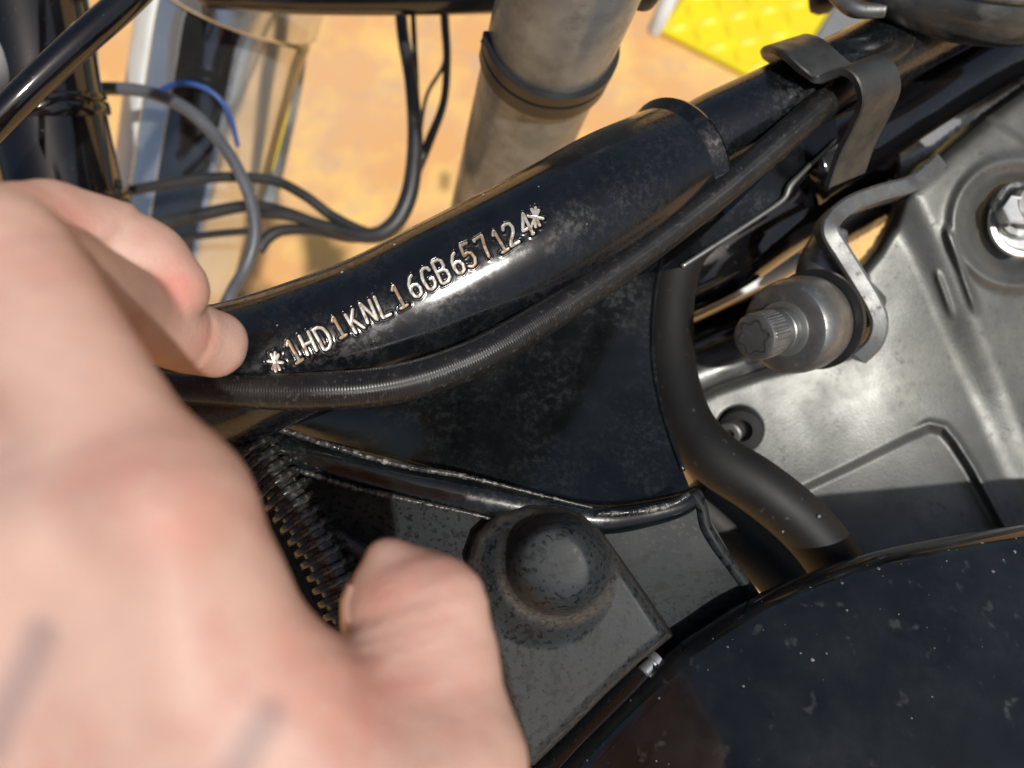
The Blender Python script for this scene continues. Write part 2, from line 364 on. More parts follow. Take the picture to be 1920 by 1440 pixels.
# ================================================================== yellow tread mat and grey tile lying on the floor
def slab(name, corners, z0, z1, material, parent=None):
    V = [(c[0], c[1], z) for z in (z0, z1) for c in corners]
    return mesh_obj(name, V, [(0, 1, 2, 3), (7, 6, 5, 4), (0, 4, 5, 1), (1, 5, 6, 2), (2, 6, 7, 3), (3, 7, 4, 0)], material, parent, smooth=False)
a, b = ground_pt(1236, 66), ground_pt(1445, 172)
e1 = unit(b - a); e2 = np.array([-e1[1], e1[0], 0.0]); wid = np.linalg.norm(b - a)
c4 = ground_pt(1537, 50); ln = 0.62; wid2 = float((c4 - a) @ e1)
mat_t = tag(bpy.data.objects.new('tread_mat', None), 'bright yellow tread plate mat on the floor behind the black tubes', 'mat'); COL.objects.link(mat_t)
mat_t.location = tuple(a)
slab('base', [a, a + e1 * wid2, a + e1 * wid2 + e2 * ln, a + e2 * ln], 0.003, 0.010, M['yellow'], mat_t)
tb = []
for q in range(9):
    t = q / 8 * 2 - 1; hw = 0.0045 * math.sqrt(max(0, 1 - t * t)) + 0.0004
    tb += [(-hw, t * 0.017, 0), (0, t * 0.017, 0.0035 * (1 - t * t)), (hw, t * 0.017, 0)]
tm = bpy.data.meshes.new('tread_bar'); tm.from_pydata(tb, [], grid_faces(9, 3).tolist()); tm.materials.append(M['yellow'])
base_ang = math.atan2(e1[1], e1[0])
for i in range(15):
    for j in range(17):
        p = a + e1 * (0.02 + i * 0.034) + e2 * (0.02 + j * 0.034)
        if (p - a) @ e1 > wid2 - 0.015 or (p - a) @ e2 > ln - 0.02: continue
        o = link('tread_bar', tm, mat_t, (p[0], p[1], 0.0098)); o.rotation_euler.z = base_ang + (math.radians(45) if (i + j) % 2 else math.radians(-45))
g0 = a + e1 * (wid2 + 0.004)
tile = slab('floor_tile', [g0, g0 + e1 * 0.5, g0 + e1 * 0.5 + e2 * ln, g0 + e2 * ln], 0.003, 0.012, M['grey'])
tag(tile, 'flat grey tile beside the yellow tread mat', 'tile')

# ================================================================== motorcycle frame
frame = thing('motorcycle_frame', 'glossy black motorcycle frame neck with a stamped serial number on its thick tube', 'frame', cam(900, 640, 215))
# --- thick backbone tube with the stamped number; dense where the number stands
AX = [(270, 722, 206, 24), (400, 710, 203, 20.5), (494, 681, 202, 18.6), (627, 636, 203, 18.5), (727, 596, 204.5, 18.7), (827, 546, 206.5, 19), (967, 476, 210.5, 19.4),
      (1060, 425, 215, 19.7), (1154, 370, 222, 19.8), (1262, 312, 233, 19)]
C0, R0 = path(AX, 1400)
pxc = to_px(C0)[:, 0]
dens = np.where((pxc > 480) & (pxc < 1090), 6.0, 0.8); cum = np.concatenate([[0], np.cumsum(dens[1:])]); cum /= cum[-1]
pick = np.interp(np.linspace(0, 1, 760), cum, np.arange(1400))
Cb = np.stack([np.interp(pick, np.arange(1400), C0[:, i]) for i in range(3)], 1); Rb = np.interp(pick, np.arange(1400), R0)
T = np.gradient(Cb, axis=0); T /= np.linalg.norm(T, axis=1)[:, None]
angs = np.concatenate([np.linspace(math.radians(-22), math.radians(62), 170, endpoint=False), np.linspace(math.radians(62), math.radians(338), 70, endpoint=False)])
N1 = np.array([0, 0, -1.0]) + T[:, 2:3] * T; N1 /= np.linalg.norm(N1, axis=1)[:, None]; N2 = np.cross(T, N1)
if (N2[:, 1].mean() < 0): N2 = -N2
DIR = np.cos(angs)[None, :, None] * N1[:, None] + np.sin(angs)[None, :, None] * N2[:, None]
SURF = Cb[:, None] + Rb[:, None, None] * DIR

GL = {  # strokes in a unit box
 '*': [[(.5, .02), (.5, .98)], [(.05, .25), (.95, .75)], [(.05, .75), (.95, .25)], [(.18, .05), (.82, .95)]],
 '1': [[(.22, .80), (.52, 1), (.52, 0)], [(.12, 0), (.92, 0)]],
 'H': [[(.1, 0), (.1, 1)], [(.9, 0), (.9, 1)], [(.1, .5), (.9, .5)]],
 'D': [[(.1, 0), (.1, 1), (.5, 1), (.8, .86), (.92, .6), (.92, .4), (.8, .14), (.5, 0), (.1, 0)]],
 'K': [[(.1, 0), (.1, 1)], [(.9, 1), (.1, .45)], [(.38, .62), (.92, 0)]],
 'N': [[(.1, 0), (.1, 1), (.9, 0), (.9, 1)]],
 'L': [[(.12, 1), (.12, 0), (.95, 0)]],
 '6': [[(.80, .98), (.50, .90), (.22, .66), (.12, .34), (.22, .08), (.5, 0), (.8, .08), (.9, .30), (.78, .50), (.5, .56), (.22, .48), (.13, .34)]],
 'G': [[(.92, .76), (.78, .96), (.5, 1), (.22, .92), (.08, .6), (.08, .4), (.22, .08), (.5, 0), (.8, .06), (.92, .2), (.92, .44), (.55, .44)]],
 'B': [[(.1, 0), (.1, 1), (.6, 1), (.82, .9), (.84, .65), (.62, .53), (.1, .53)], [(.62, .53), (.9, .42), (.92, .13), (.66, 0), (.1, 0)]],
 '5': [[(.88, 1), (.2, 1), (.14, .55), (.5, .62), (.82, .52), (.92, .3), (.78, .06), (.45, 0), (.1, .1)]],
 '7': [[(.1, .88), (.1, 1), (.9, 1), (.62, .5), (.5, 0)]],
 '2': [[(.1, .76), (.24, .96), (.5, 1), (.8, .94), (.9, .72), (.74, .48), (.3, .2), (.1, 0), (.92, 0)]],
 '4': [[(.72, 0), (.72, 1), (.06, .3), (.96, .3)], [(.55, 0), (.9, 0)]],
}
TEXT = '*1HD1KNL16GB657124*'
CEN = [(516, 677), (549, 660), (578, 644), (606, 631), (635, 614), (665, 602), (691, 585), (718, 572), (748, 554), (775, 538), (803, 522), (829, 507), (856, 493),
       (879, 479), (906, 465), (935, 450), (958, 437), (985, 421), (1006, 406)]
bdir = unit(np.array([0.876, -0.482])); udir = np.array([-0.46, -0.888])
def resample(pl, stepn=1.2):
    pl = np.asarray(pl, float); out = [pl[0]]
    for p, q in zip(pl[:-1], pl[1:]):
        k = max(1, int(np.linalg.norm(q - p) / stepn)); out += [p + (q - p) * (i / k) for i in range(1, k + 1)]
    return np.array(out)
STROKES = []
for q, (ch, c) in enumerate(zip(TEXT, CEN)):
    hh, ww = (43, 23) if ch != '*' else (40, 30)
    jit = rng.uniform(-1.8, 1.8, 2); tilt = rng.uniform(-0.08, 0.08); hh *= rng.uniform(0.94, 1.05); ww *= rng.uniform(0.93, 1.06)
    bd = bdir + tilt * udir; ud = udir - tilt * bdir
    STROKES.append([resample([np.array(c) + jit + bd * (x - .5) * ww + ud * (y - .5) * hh for x, y in st]) for st in GL[ch]])
PXS = to_px(SURF); vis = (DIR[..., 2] < 0.2) & (PXS[..., 0] > 470) & (PXS[..., 0] < 1060)
ii = np.argwhere(vis); pts = PXS[vis]; dmin = np.full(len(pts), 99.0)
for st, c in zip(STROKES, CEN):
    near = np.where((np.abs(pts[:, 0] - c[0]) < 40) & (np.abs(pts[:, 1] - c[1]) < 45))[0]
    for s_ in st:
        dd = np.sqrt(((pts[near, None] - s_[None]) ** 2).sum(-1)).min(1); dmin[near] = np.minimum(dmin[near], dd)
off = -0.62 * (1 - sstep(dmin, 2.7, 4.2)) + 0.10 * sstep(dmin, 4.0, 5.5) * (1 - sstep(dmin, 5.7, 9.5))
BASE = SURF.copy()
SURF[ii[:, 0], ii[:, 1]] += off[:, None] * DIR[ii[:, 0], ii[:, 1]]
nb, mb = SURF.shape[:2]
backbone = mesh_obj('backbone_tube', world(SURF), grid_faces(nb, mb, True), M['paint'], frame)
# stamped characters: bare metal lying in the bottom of each groove
bt = BVHTree.FromPolygons([tuple(v) for v in BASE[::4].reshape(-1, 3)], grid_faces(len(BASE[::4]), mb, True).tolist())
def on_tube(px, py):
    d = Vector(((px - 960) / FPX, (720 - py) / FPX, 1.0)).normalized()
    h = bt.ray_cast(Vector((0, 0, 0)), d)
    return None if h[0] is None else (np.array(h[0]), d)
for qi, (ch, st) in enumerate(zip(TEXT, STROKES)):
    V, F = [], []
    for s_ in st:
        tg = np.gradient(s_, axis=0); tg /= np.linalg.norm(tg, axis=1)[:, None] + 1e-9; nn = np.stack([-tg[:, 1], tg[:, 0]], 1)
        ends = np.minimum(np.arange(len(s_)), np.arange(len(s_))[::-1]); hw = np.where(ends == 0, 1.3, np.where(ends == 1, 2.4, 2.9))
        b0 = len(V)
        for p, n_, h_ in zip(s_, nn, hw):
            for u, dep in ((-1, 0.34), (-.5, 0.42), (0, 0.44), (.5, 0.42), (1, 0.34)):
                q = p + n_ * u * h_; r_ = on_tube(*q)
                V.append(r_[0] + np.array(r_[1]) * dep)
        F += (grid_faces(len(s_), 5) + b0).tolist()
    mesh_obj('stamped_character', world(V), F, M['stamprust' if qi in (1, 4, 8, 13, 14, 15) else 'stamp'], backbone)
# --- rolled lip where the thick tube ends, thinner tube going on
lip = [(1180, 0)]
P_end = cam(1262, 312, 233); Td = unit(cam(1262, 312, 233) - cam(1154, 370, 222))
lathe('rolled_lip', P_end - Td * 2.5, Td, [(-3, 18.7), (0, 19.5), (2, 20.4), (3.4, 20.8), (4.6, 20.4), (5.4, 19.2), (6.5, 16.5), (9, 13.5)], M['paint'], frame, k=72)
tube('front_tube', [(1240, 318, 232, 13.0), (1330, 258, 236, 12.8), (1400, 222, 239, 12.6), (1550, 150, 246, 12.5), (1700, 75, 256, 12.5), (1900, -25, 272, 12.5)], M['paint'], frame, n=50, k=48)
# --- pressed gusset between the tube and the lower rib
topc = [(330, 700, 222), (440, 700, 226), (640, 690, 232), (800, 660, 238), (1000, 570, 243), (1120, 510, 246), (1242, 470, 249)]
botc = [(300, 790, 214), (420, 812, 213), (640, 862, 212), (800, 900, 212), (960, 945, 213), (1130, 970, 215), (1300, 938, 217)]
def gw(p):
    x, y = p[..., 0], p[..., 1]
    return -3.5 * sstep(x, 1120, 1235) * sstep(y, 560, 640) + 2.0 * sstep(y, 600, 700) * (1 - sstep(y, 740, 860))
A_, B_ = [np.array(q, float) for q in (topc, botc)]
# right edge follows the photographed curve: bow the sheet inwards there
gA = spline(np.array([cam(*p) for p in topc]), 70); gB = spline(np.array([cam(*p) for p in botc]), 70)
tt = np.linspace(0, 1, 40); SH = gA[:, None] * (1 - tt[None, :, None]) + gB[:, None] * tt[None, :, None]
bow = np.linspace(0, 1, 70)[:, None] ** 3 * np.sin(np.pi * np.clip(tt * 1.02, 0, 1))[None, :] ** 1.0
SH[..., 0] -= 6.0 * bow; SH[..., 2] += 6.5 * np.sin(np.pi * tt)[None]
SH[..., 2] += 1.2 * np.sin(np.linspace(0, 6, 70))[:, None] * np.sin(np.pi * tt)[None]
gus = sheet('gusset_plate', SH, M['plate'], frame, 4.0)
E_ = SH[-1]
tube('gusset_edge', None, M['plate'], frame, n=50, k=12, mm=[[*p, 0.9] for p in E_[::5]])
# --- welded rib tube and its beads
RIB = [(430, 818, 212, 5.4), (560, 852, 211.5, 5.7), (700, 886, 211, 5.7), (860, 924, 211.2, 5.4), (1000, 953, 212.5, 5.0), (1120, 972, 214.5, 4.6), (1210, 962, 217, 4.2), (1280, 944, 218.5, 3.6), (1310, 925, 220, 2.6)]
rib = tube('rib_tube', RIB, M['plate'], frame, n=110, k=28)
tube('weld_bead', [(490, 783, 206.5, 0.7), (505, 797, 206, 1.0), (640, 842, 205.5, 0.9), (760, 874, 205.5, 0.8), (870, 893, 206, 0.7), (1000, 925, 208, 0.5), (1110, 952, 210, 0.4)], M['weld'], rib, n=180, k=8, wob=0.16)
tube('weld_bead', [(480, 862, 207, 0.5), (560, 882, 206.5, 0.8), (650, 910, 206, 0.8), (740, 932, 206, 0.7), (860, 958, 207, 0.5), (920, 972, 208, 0.4)], M['weld'], rib, n=150, k=8, wob=0.18)
tube('weld_bead', [(1120, 964, 208.5, 0.5), (1200, 958, 209, 0.9), (1262, 944, 210, 1.0), (1292, 925, 211, 0.8)], M['weld'], rib, n=80, k=8, wob=0.14)
# --- flat lower plate under the rib, with its folded edge
LA = [(360, 800, 214), (740, 915, 213), (900, 948, 213), (1100, 968, 214), (1318, 950, 217)]
LB = [(380, 1330, 226), (740, 1480, 224), (1000, 1500, 221), (1230, 1330, 219), (1412, 1118, 219)]
loft('lower_plate', LA, LB, M['lowplate'], frame, n=70, m=30, thick=3, bulge=-1.0)
tube('folded_edge', [(1296, 925, 218, 1.6), (1314, 950, 217.5, 1.9), (1322, 985, 217, 1.9), (1342, 1020, 217, 1.9), (1372, 1062, 218, 1.9), (1424, 1132, 219, 1.8)], M['lowplate'], frame, n=40, k=12)
# steering head, mostly behind the fingers
tube('steering_head', [(262, 640, 226, 26), (290, 790, 220, 27), (330, 1000, 214, 27)], M['paint'], frame, n=30, k=48)

# ================================================================== black cap with its raised boss
cap_t = thing('mount_cap', 'dull black spotted metal cap with a round raised boss above the tank', 'cap', cam(1050, 1180, 206))
OUT = [(875, 1050), (890, 1000), (930, 960), (985, 942), (1040, 946), (1090, 962), (1122, 992), (1160, 1045), (1210, 1118), (1258, 1192), (1200, 1240), (1130, 1305), (1060, 1375), (1000, 1432), (982, 1425), (960, 1360), (930, 1250), (900, 1140)]
OUTS = OUT
def capd(X, Y):
    sd = poly_sd(X, Y, OUTS)
    d = 204.5 - 0.006 * (Y - 1060)
    skirt = np.hypot((X - 1022) / 1.0, (Y - 1078) / 1.0)
    d = d - 5.0 * (1 - sstep(skirt, 78, 142))
    boss = np.hypot(X - 1047, (Y - 1058) * 1.02)
    d = d - 6.0 * (1 - sstep(boss, 64, 112)) - 4.6 * np.clip(1 - (boss / 98) ** 3.2, 0, 1) ** 0.62
    d = d + 4.5 * sstep(sd, -26, 6) ** 2 + 9.0 * sstep(sd, -3, 7)
    lowr = sstep((X - 1130) * -0.72 + (Y - 1310) * 0.0, -200, 200)
    return d
relief('cap_shell', (862, 930, 1272, 1446), 2.0, capd, lambda X, Y: poly_sd(X, Y, OUTS) < 7, M['cap'], cap_t,
       dirt=lambda X, Y: np.clip(0.95 * np.exp(-((np.hypot(X - 1047, (Y - 1058) * 1.02) - 108) / 13.0) ** 2) * (0.25 + 0.75 * sstep(Y, 1050, 1150)) + 0.7 * np.exp(-((poly_sd(X, Y, OUTS) + 12) / 10.0) ** 2) * sstep(1010 - X, -20, 80)
       + 0.25 * sstep(Y, 1150, 1400) + 0.5 * np.exp(-((poly_sd(X, Y, OUTS) + 3) / 4.0) ** 2), 0, 1))
# bright tab and rod end below the cap
st_t = thing('clamp_bar', 'scuffed black bar end below the spotted cap beside the tank edge', 'bar', cam(1150, 1340, 212))
tube('bar', [(1010, 1475, 214, 5.2), (1100, 1380, 213, 5.2), (1190, 1290, 212, 5.2), (1232, 1248, 212, 4.8)], M['gloss'], st_t, n=30, k=20)
lathe('bolt_tip', cam(1205, 1262, 208.5), cam(1262, 1206, 214) - cam(1205, 1262, 208.5), [(0, 1.5), (.4, 2.1), (4, 2.1), (4.2, 3.0), (6, 3.0), (6.3, 2.6)], M['bright'], st_t, k=16)

# ================================================================== cable along the tube
cab = tube('clutch_cable', [(300, 722, 182, 4.0), (360, 728, 182, 4.0), (440, 732, 182, 4.2), (530, 735, 182, 4.5), (607, 733, 182, 4.7), (690, 728, 183, 4.8), (773, 713, 185, 4.9), (860, 684, 189, 4.9), (940, 645, 193, 4.8),
             (1073, 562, 202, 4.6), (1200, 476, 211, 4.4), (1290, 408, 217, 4.4), (1370, 344, 221, 4.4), (1470, 258, 226, 4.6), (1545, 194, 231, 4.8), (1600, 148, 236, 4.8), (1680, 90, 244, 4.6), (1800, 10, 258, 4.6)],
             M['hose'], None, n=320, k=32)
tag(cab, 'thick black ribbed cable curving along the underside of the stamped tube', 'cable')
# strap clamp over tube and cable
clampP = [cam(1478, 108, 262), cam(1462, 92, 248), cam(1476, 82, 236), cam(1505, 92, 228), cam(1540, 122, 226), cam(1566, 138, 227), cam(1590, 130, 225), cam(1616, 122, 222), cam(1640, 140, 221), cam(1648, 180, 224), cam(1630, 225, 230), cam(1605, 275, 236), cam(1584, 335, 242)]
cl = ribbon('strap_clamp', clampP, np.array([14.5, 6.6, 6.0]), 2.6, M['strap'], None, n=90)
tag(cl, 'dull metal strap clamp bent over the thin tube and the cable', 'clamp')
# dark bracket plate below the cable
bp = thing('bracket_plate', 'dark bracket plate with a lit lower edge under the cable', 'bracket', cam(1400, 400, 240))
loft('plate', [(1236, 510, 232), (1330, 430, 236), (1440, 325, 242), (1565, 205, 250)], [(1284, 500, 232), (1380, 435, 237), (1474, 372, 243), (1572, 262, 250)], M['plate'], bp, n=40, m=12, thick=3)
tube('edge', [(1278, 500, 231.5, 0.8), (1340, 460, 234.5, 0.9), (1420, 408, 239, 0.9), (1468, 374, 241.5, 1.0), (1480, 350, 242, 1.2), (1500, 328, 243, 0.9), (1566, 262, 249, 0.7)], M['steel'], bp, n=60, k=10)  # light along the plate's lower edge, put in as a bright steel strip

# ================================================================== ribbed conduit and braided line beside the thumb
con = thing('ribbed_conduit', 'black ribbed conduit running down between the hand and the frame plate', 'conduit', cam(560, 1030, 203))
CP, CR = path([(455, 826, 205, 4.6), (508, 890, 204, 4.8), (556, 955, 203, 5.0), (604, 1035, 202, 5.0), (642, 1120, 201, 5.0), (672, 1200, 200, 5.0), (700, 1300, 199, 5.0)], 400)
tube('sleeve', None, M['conduit'], con, n=80, k=20, mm=np.hstack([CP[::5], CR[::5, None] * 0.98]))
Lc = np.concatenate([[0], np.cumsum(np.linalg.norm(np.diff(CP, axis=0), axis=1))])
ring_me = None
for s_ in np.arange(0.5, Lc[-1], 3.8):
    i = int(np.searchsorted(Lc, s_)); i = min(max(i, 1), len(CP) - 2); ax = unit(CP[i + 1] - CP[i - 1])
    lathe('ring', CP[i], ax, [(-1.15, 4.8), (-1.1, 6.4), (-0.8, 6.85), (0.0, 6.95), (0.8, 6.85), (1.1, 6.4), (1.15, 4.8)], M['conduit'], con, k=28, sharp=50)
bl = tube('braided_line', [(470, 886, 209, 3.1), (530, 931, 208, 3.1), (600, 983, 207, 3.1), (690, 1045, 206, 3.1), (800, 1120, 206, 3.1)], M['hose'], None, n=120, k=16)
tag(bl, 'slim black braided line behind the ribbed conduit above the thumb', 'hose')

# ================================================================== fuel tank
tank_t = thing('fuel_tank', 'large dusty gloss black fuel tank curving across the lower corner', 'fuel tank', cam(1500, 1400, 190))
SIL = [(930, 1580, 213), (1040, 1440, 211), (1130, 1345, 210), (1250, 1228, 209), (1330, 1172, 209), (1400, 1130, 209), (1500, 1086, 210), (1640, 1037, 212), (1780, 1008, 215), (1920, 986, 219), (2080, 966, 224), (2300, 940, 232), (2700, 900, 250)]
S = spline(np.array([cam(*p) for p in SIL]), 160)
inw = cam(1850, 2050, 190) - S; inw[:, 2] = 0; inw /= np.linalg.norm(inw, axis=1)[:, None]
aw = np.radians(np.concatenate([np.linspace(-80, 0, 12, endpoint=False), np.linspace(0, 56, 24)]))
Rq = 11.0                                                       # rolled shoulder, then a long sloping flank
wq = np.concatenate([Rq * (1 - np.cos(aw)), Rq * (1 - math.cos(aw[-1])) + np.linspace(1, 95, 44)])
zq = np.concatenate([-Rq * np.sin(aw), -Rq * math.sin(aw[-1]) - 0.66 * np.linspace(1, 95, 44) + 0.0008 * np.linspace(1, 95, 44) ** 2])
TK = S[:, None] + wq[None, :, None] * inw[:, None]; TK[..., 2] += zq[None]
tank = mesh_obj('shell', world(TK), grid_faces(*TK.shape[:2]), M['tank'], tank_t)

# ================================================================== grit and water specks (nobody could count them)
bmv, bmf = [], []
def speck(p, r, nrm):
    u = unit(np.cross(nrm, [0.3, 1, 0.1])); v = np.cross(nrm, u); b0 = len(bmv); bmv.append(p + nrm * r * 0.35)
    for k in range(6): a_ = k * math.pi / 3; bmv.append(p + r * (math.cos(a_) * u + math.sin(a_) * v) * random.uniform(.7, 1.2))
    for k in range(6): bmf.append((b0, b0 + 1 + k, b0 + 1 + (k + 1) % 6))
for (x, y, r) in [(922, 487, 0.62), (740, 459, 0.5), (641, 511, 0.4), (906, 366, 0.5), (520, 610, 0.25), (880, 520, 0.2), (1010, 350, 0.25), (1100, 420, 0.25), (700, 640, 0.2)]:
    h = on_tube(x, y)
    if h: speck(h[0] - np.array(h[1]) * 0.05, r, -np.array(h[1]))
for _ in range(130):
    i = int(rng.beta(1.6, 1.6) * 105) + 12; j = int(np.clip(14 + abs(rng.normal(0, 1)) * 22, 14, 70)); i = min(i, 117)
    p = TK[i, j]; n_ = unit(np.cross(TK[i + 1, j] - TK[i - 1, j], TK[i, j + 1] - TK[i, j - 1])); n_ = n_ if n_[2] < 0 else -n_
    speck(p - n_ * 0.02, float(np.clip(rng.lognormal(-1.6, 0.6), 0.08, 0.55)), n_)
for (x, y, d, r) in [(1536, 968, 223, 0.6), (1468, 997, 224, 0.4)]:
    speck(cam(x, y, d), r, np.array([0, 0, -1.0]))
dust = mesh_obj('grit', world(bmv), bmf, M['speck']); tag(dust, 'pale grit and water specks scattered over the black paint', 'grit', kind='stuff')

# ================================================================== fat rubber hose and the one behind it
h1 = tube('breather_hose', [(1330, 410, 266, 9.4), (1275, 470, 263, 9.4), (1252, 550, 260, 9.4), (1250, 650, 255, 9.3), (1262, 730, 249, 9.2), (1292, 805, 242, 9.0), (1345, 862, 236, 8.8), (1415, 908, 233, 8.8), (1482, 960, 232, 8.8), (1540, 1020, 232, 8.8), (1585, 1090, 233, 8.8), (1620, 1170, 236, 8.8)], M['rubber'], None, n=120, k=36)
tag(h1, 'fat matt black rubber hose bending round the edge of the frame plate', 'hose')
h2 = tube('lower_hose', [(1290, 930, 262, 9), (1350, 985, 262, 9), (1420, 1040, 262, 9), (1490, 1110, 262, 9), (1540, 1180, 262, 9)], M['rubber'], None, n=50, k=28)
tag(h2, 'black hose in the shade under the fat rubber hose', 'hose')

# ================================================================== engine casting
eng = thing('engine_casting', 'stained grey cast aluminium engine cover with a round bolt recess', 'engine', cam(1700, 800, 275))
EO = [(1235, 800), (1290, 745), (1335, 722), (1430, 690), (1520, 668), (1585, 655), (1640, 600), (1612, 540), (1606, 508), (1640, 468), (1668, 420), (1682, 372), (1712, 332), (1770, 280), (1850, 215), (2010, 100), (2010, 1160), (1480, 1160), (1330, 960)]
BLK = [(1678, 360), (1712, 330), (1780, 275), (1860, 210), (2020, 90), (2020, 1100), (1985, 1040), (1905, 870), (1850, 740), (1790, 600), (1735, 470), (1700, 400)]
PKT = [(1380, 975), (1480, 925), (1600, 868), (1700, 818), (1742, 800), (1768, 806), (1788, 830), (1820, 880), (1900, 1030), (1960, 1160), (1420, 1160)]
def engd(X, Y):
    sd = poly_sd(X, Y, EO); d = 272 - 0.010 * (X - 1500) + 0.012 * (Y - 700) + 16 * ((X - 1560) / 400.0) ** 2 * (X > 1560) + 4 * np.sin((Y - 640) / 260.0) - 0.00014 * np.clip(Y - 640, 0, 500) ** 2
    d = d - 6.0 * (1 - sstep(poly_sd(X, Y, BLK), -45, 38))
    d = d + 3.6 * (1 - sstep(poly_sd(X, Y, PKT), -14, 6))
    pe = poly_sd(X, Y, PKT); rightside = sstep(X, 1700, 1760)
    d = d - 1.6 * np.exp(-((pe - 7) / 6.0) ** 2) * rightside
    r = np.hypot(X - 1908, (Y - 418) * 1.0)
    d = d - 3.0 * np.exp(-((r - 118) / 14.0) ** 2)
    d = d + 7.0 * (1 - sstep(r, 66, 100)) 
    # cast ribs on the block
    e = np.array([0.36, 0.93]); 
    for (ox, oy, L0, L1, wd, hgt) in ((1770, 418, 0, 190, 7, 2.0), (1752, 500, 0, 110, 6, 1.2)):
        u = (X - ox) * 0.34 + (Y - oy) * 0.94; v = (X - ox) * 0.94 - (Y - oy) * 0.34
        d = d - hgt * np.exp(-(v / wd) ** 2) * sstep(u, L0, L0 + 25) * (1 - sstep(u, L1 - 40, L1))
    # darker step at the top corner
    u = (X - 1845) * 0.72 + (Y - 250) * 0.69
    d = d + 2.4 * sstep((X - 1858) * 0.55 - (Y - 225) * 0.83, -6, 10)
    d = d + 0.25 * np.sin(X * 0.021 + 1.3 * np.sin(Y * 0.013)) 
    hole = np.hypot(X - 1385, Y - 805); d = d + 14 * (1 - sstep(hole, 30, 46))
    return d + 5.0 * sstep(sd, -30, 4) ** 2 + 30.0 * sstep(sd, -4, 10)
relief('cover', (1240, 110, 1990, 1140), 3.0, engd, lambda X, Y: poly_sd(X, Y, EO) < 11, M['alu'], eng)
# washer ring and flange bolt in the recess
rc = cam(1908, 418, 264)
lathe('washer', cam(1908, 420, 269) , np.array([0.05, 0.02, -1.0]), [(0, 11.6), (1.0, 12.4), (2.2, 12.6), (2.8, 12.2), (3.0, 10.5), (2.4, 9.6)], M['bright'], eng, k=64)
hb = lathe('flange_bolt', cam(1906, 398, 268), np.array([0.06, 0.06, -1.0]), [(0, 10.5), (3.0, 10.5), (3.6, 9.8), (3.7, 7.6), (9.0, 7.4), (9.8, 6.6), (9.9, 5.6)], M['steel'], eng, k=6 * 8, mod=lambda q, r, a: r * (1 + (0.05 * np.cos(6 * a) if 2 <= q <= 4 else 0)))
lathe('hex_socket', cam(1908, 394, 257.9), np.array([0.06, 0.06, -1.0]), [(-6, 3.8), (0, 4.4), (.25, 4.4), (.3, 5.4), (0, 5.7)], M['bright'], hb, k=6, sharp=20)
lathe('socket_floor', cam(1908, 394, 258.4), np.array([0.06, 0.06, -1.0]), [(0, 4.0), (.4, 4.0)], M['blackplastic'], hb, k=6, sharp=20)

# ================================================================== engine mount: bracket arm, bushing, socket screw
mnt = thing('engine_mount', 'dull steel mount with a knurled socket screw through a round bushing', 'engine mount', cam(1520, 600, 245))
hd = cam(1412, 633, 222); ax = unit(cam(1560, 590, 250) - hd)
lathe('bushing', hd + ax * 16, ax, [(0.6, 7.4), (0.0, 8.0), (0, 12.6), (0.5, 13.8), (1.6, 14.6), (6, 15.2), (11, 15.3), (15.5, 14.6), (16.6, 13.8), (16.8, 8)], M['steel'], mnt, k=64)
lathe('washer', hd + ax * 34, ax, [(0, 15.0), (0.4, 16.4), (2.2, 16.4), (2.6, 15.8), (2.7, 8)], M['blackplastic'], mnt, k=56)
sc = lathe('socket_screw', hd, ax, [(0, 4.6), (0, 6.2), (0.3, 6.8), (0.9, 7.0), (1.4, 7.15), (8.6, 7.15), (9.0, 6.7), (12, 6.7), (12.4, 7.0), (15, 7.0), (15.4, 6.4), (24, 6.3)], M['steel'], mnt, k=168,
           mod=lambda q, r, a: r * (1 + (0.018 * np.sign(np.cos(42 * a)) if q in (4, 5) else 0)), sharp=28)
lobe = lambda q, r, a: r * (1 + 0.16 * np.cos(6 * a))
lathe('socket', hd, ax, [(-0.05, 4.9), (-0.05, 4.3), (0.5, 4.0), (4.5, 3.7), (4.8, 2.5), (5.4, 0.6)], M['steel'], sc, k=72, mod=lobe)
lathe('washer', hd + ax * 15.2, ax, [(0, 6.8), (0.2, 8.6), (1.0, 8.7), (1.2, 7.2)], M['bright'], mnt, k=40)
armF = [cam(1765, 300, 262), cam(1715, 342, 256), cam(1650, 362, 250), cam(1598, 382, 246), cam(1566, 410, 243), cam(1560, 436, 242), cam(1582, 474, 243), cam(1612, 522, 245), cam(1642, 574, 246), cam(1650, 606, 247), cam(1640, 640, 249), cam(1612, 668, 252)]
ribbon('bracket_arm', [p + np.array([0.5, 0.2, 6.0]) for p in armF], np.array([5.0, 2.0, 20.0]), 5.6, M['steel'], mnt, n=90)
tube('arm_face', [(1560, 430, 255, 5), (1545, 500, 256, 9), (1560, 560, 258, 13), (1590, 600, 260, 14)], M['steel'], mnt, n=30, k=24)

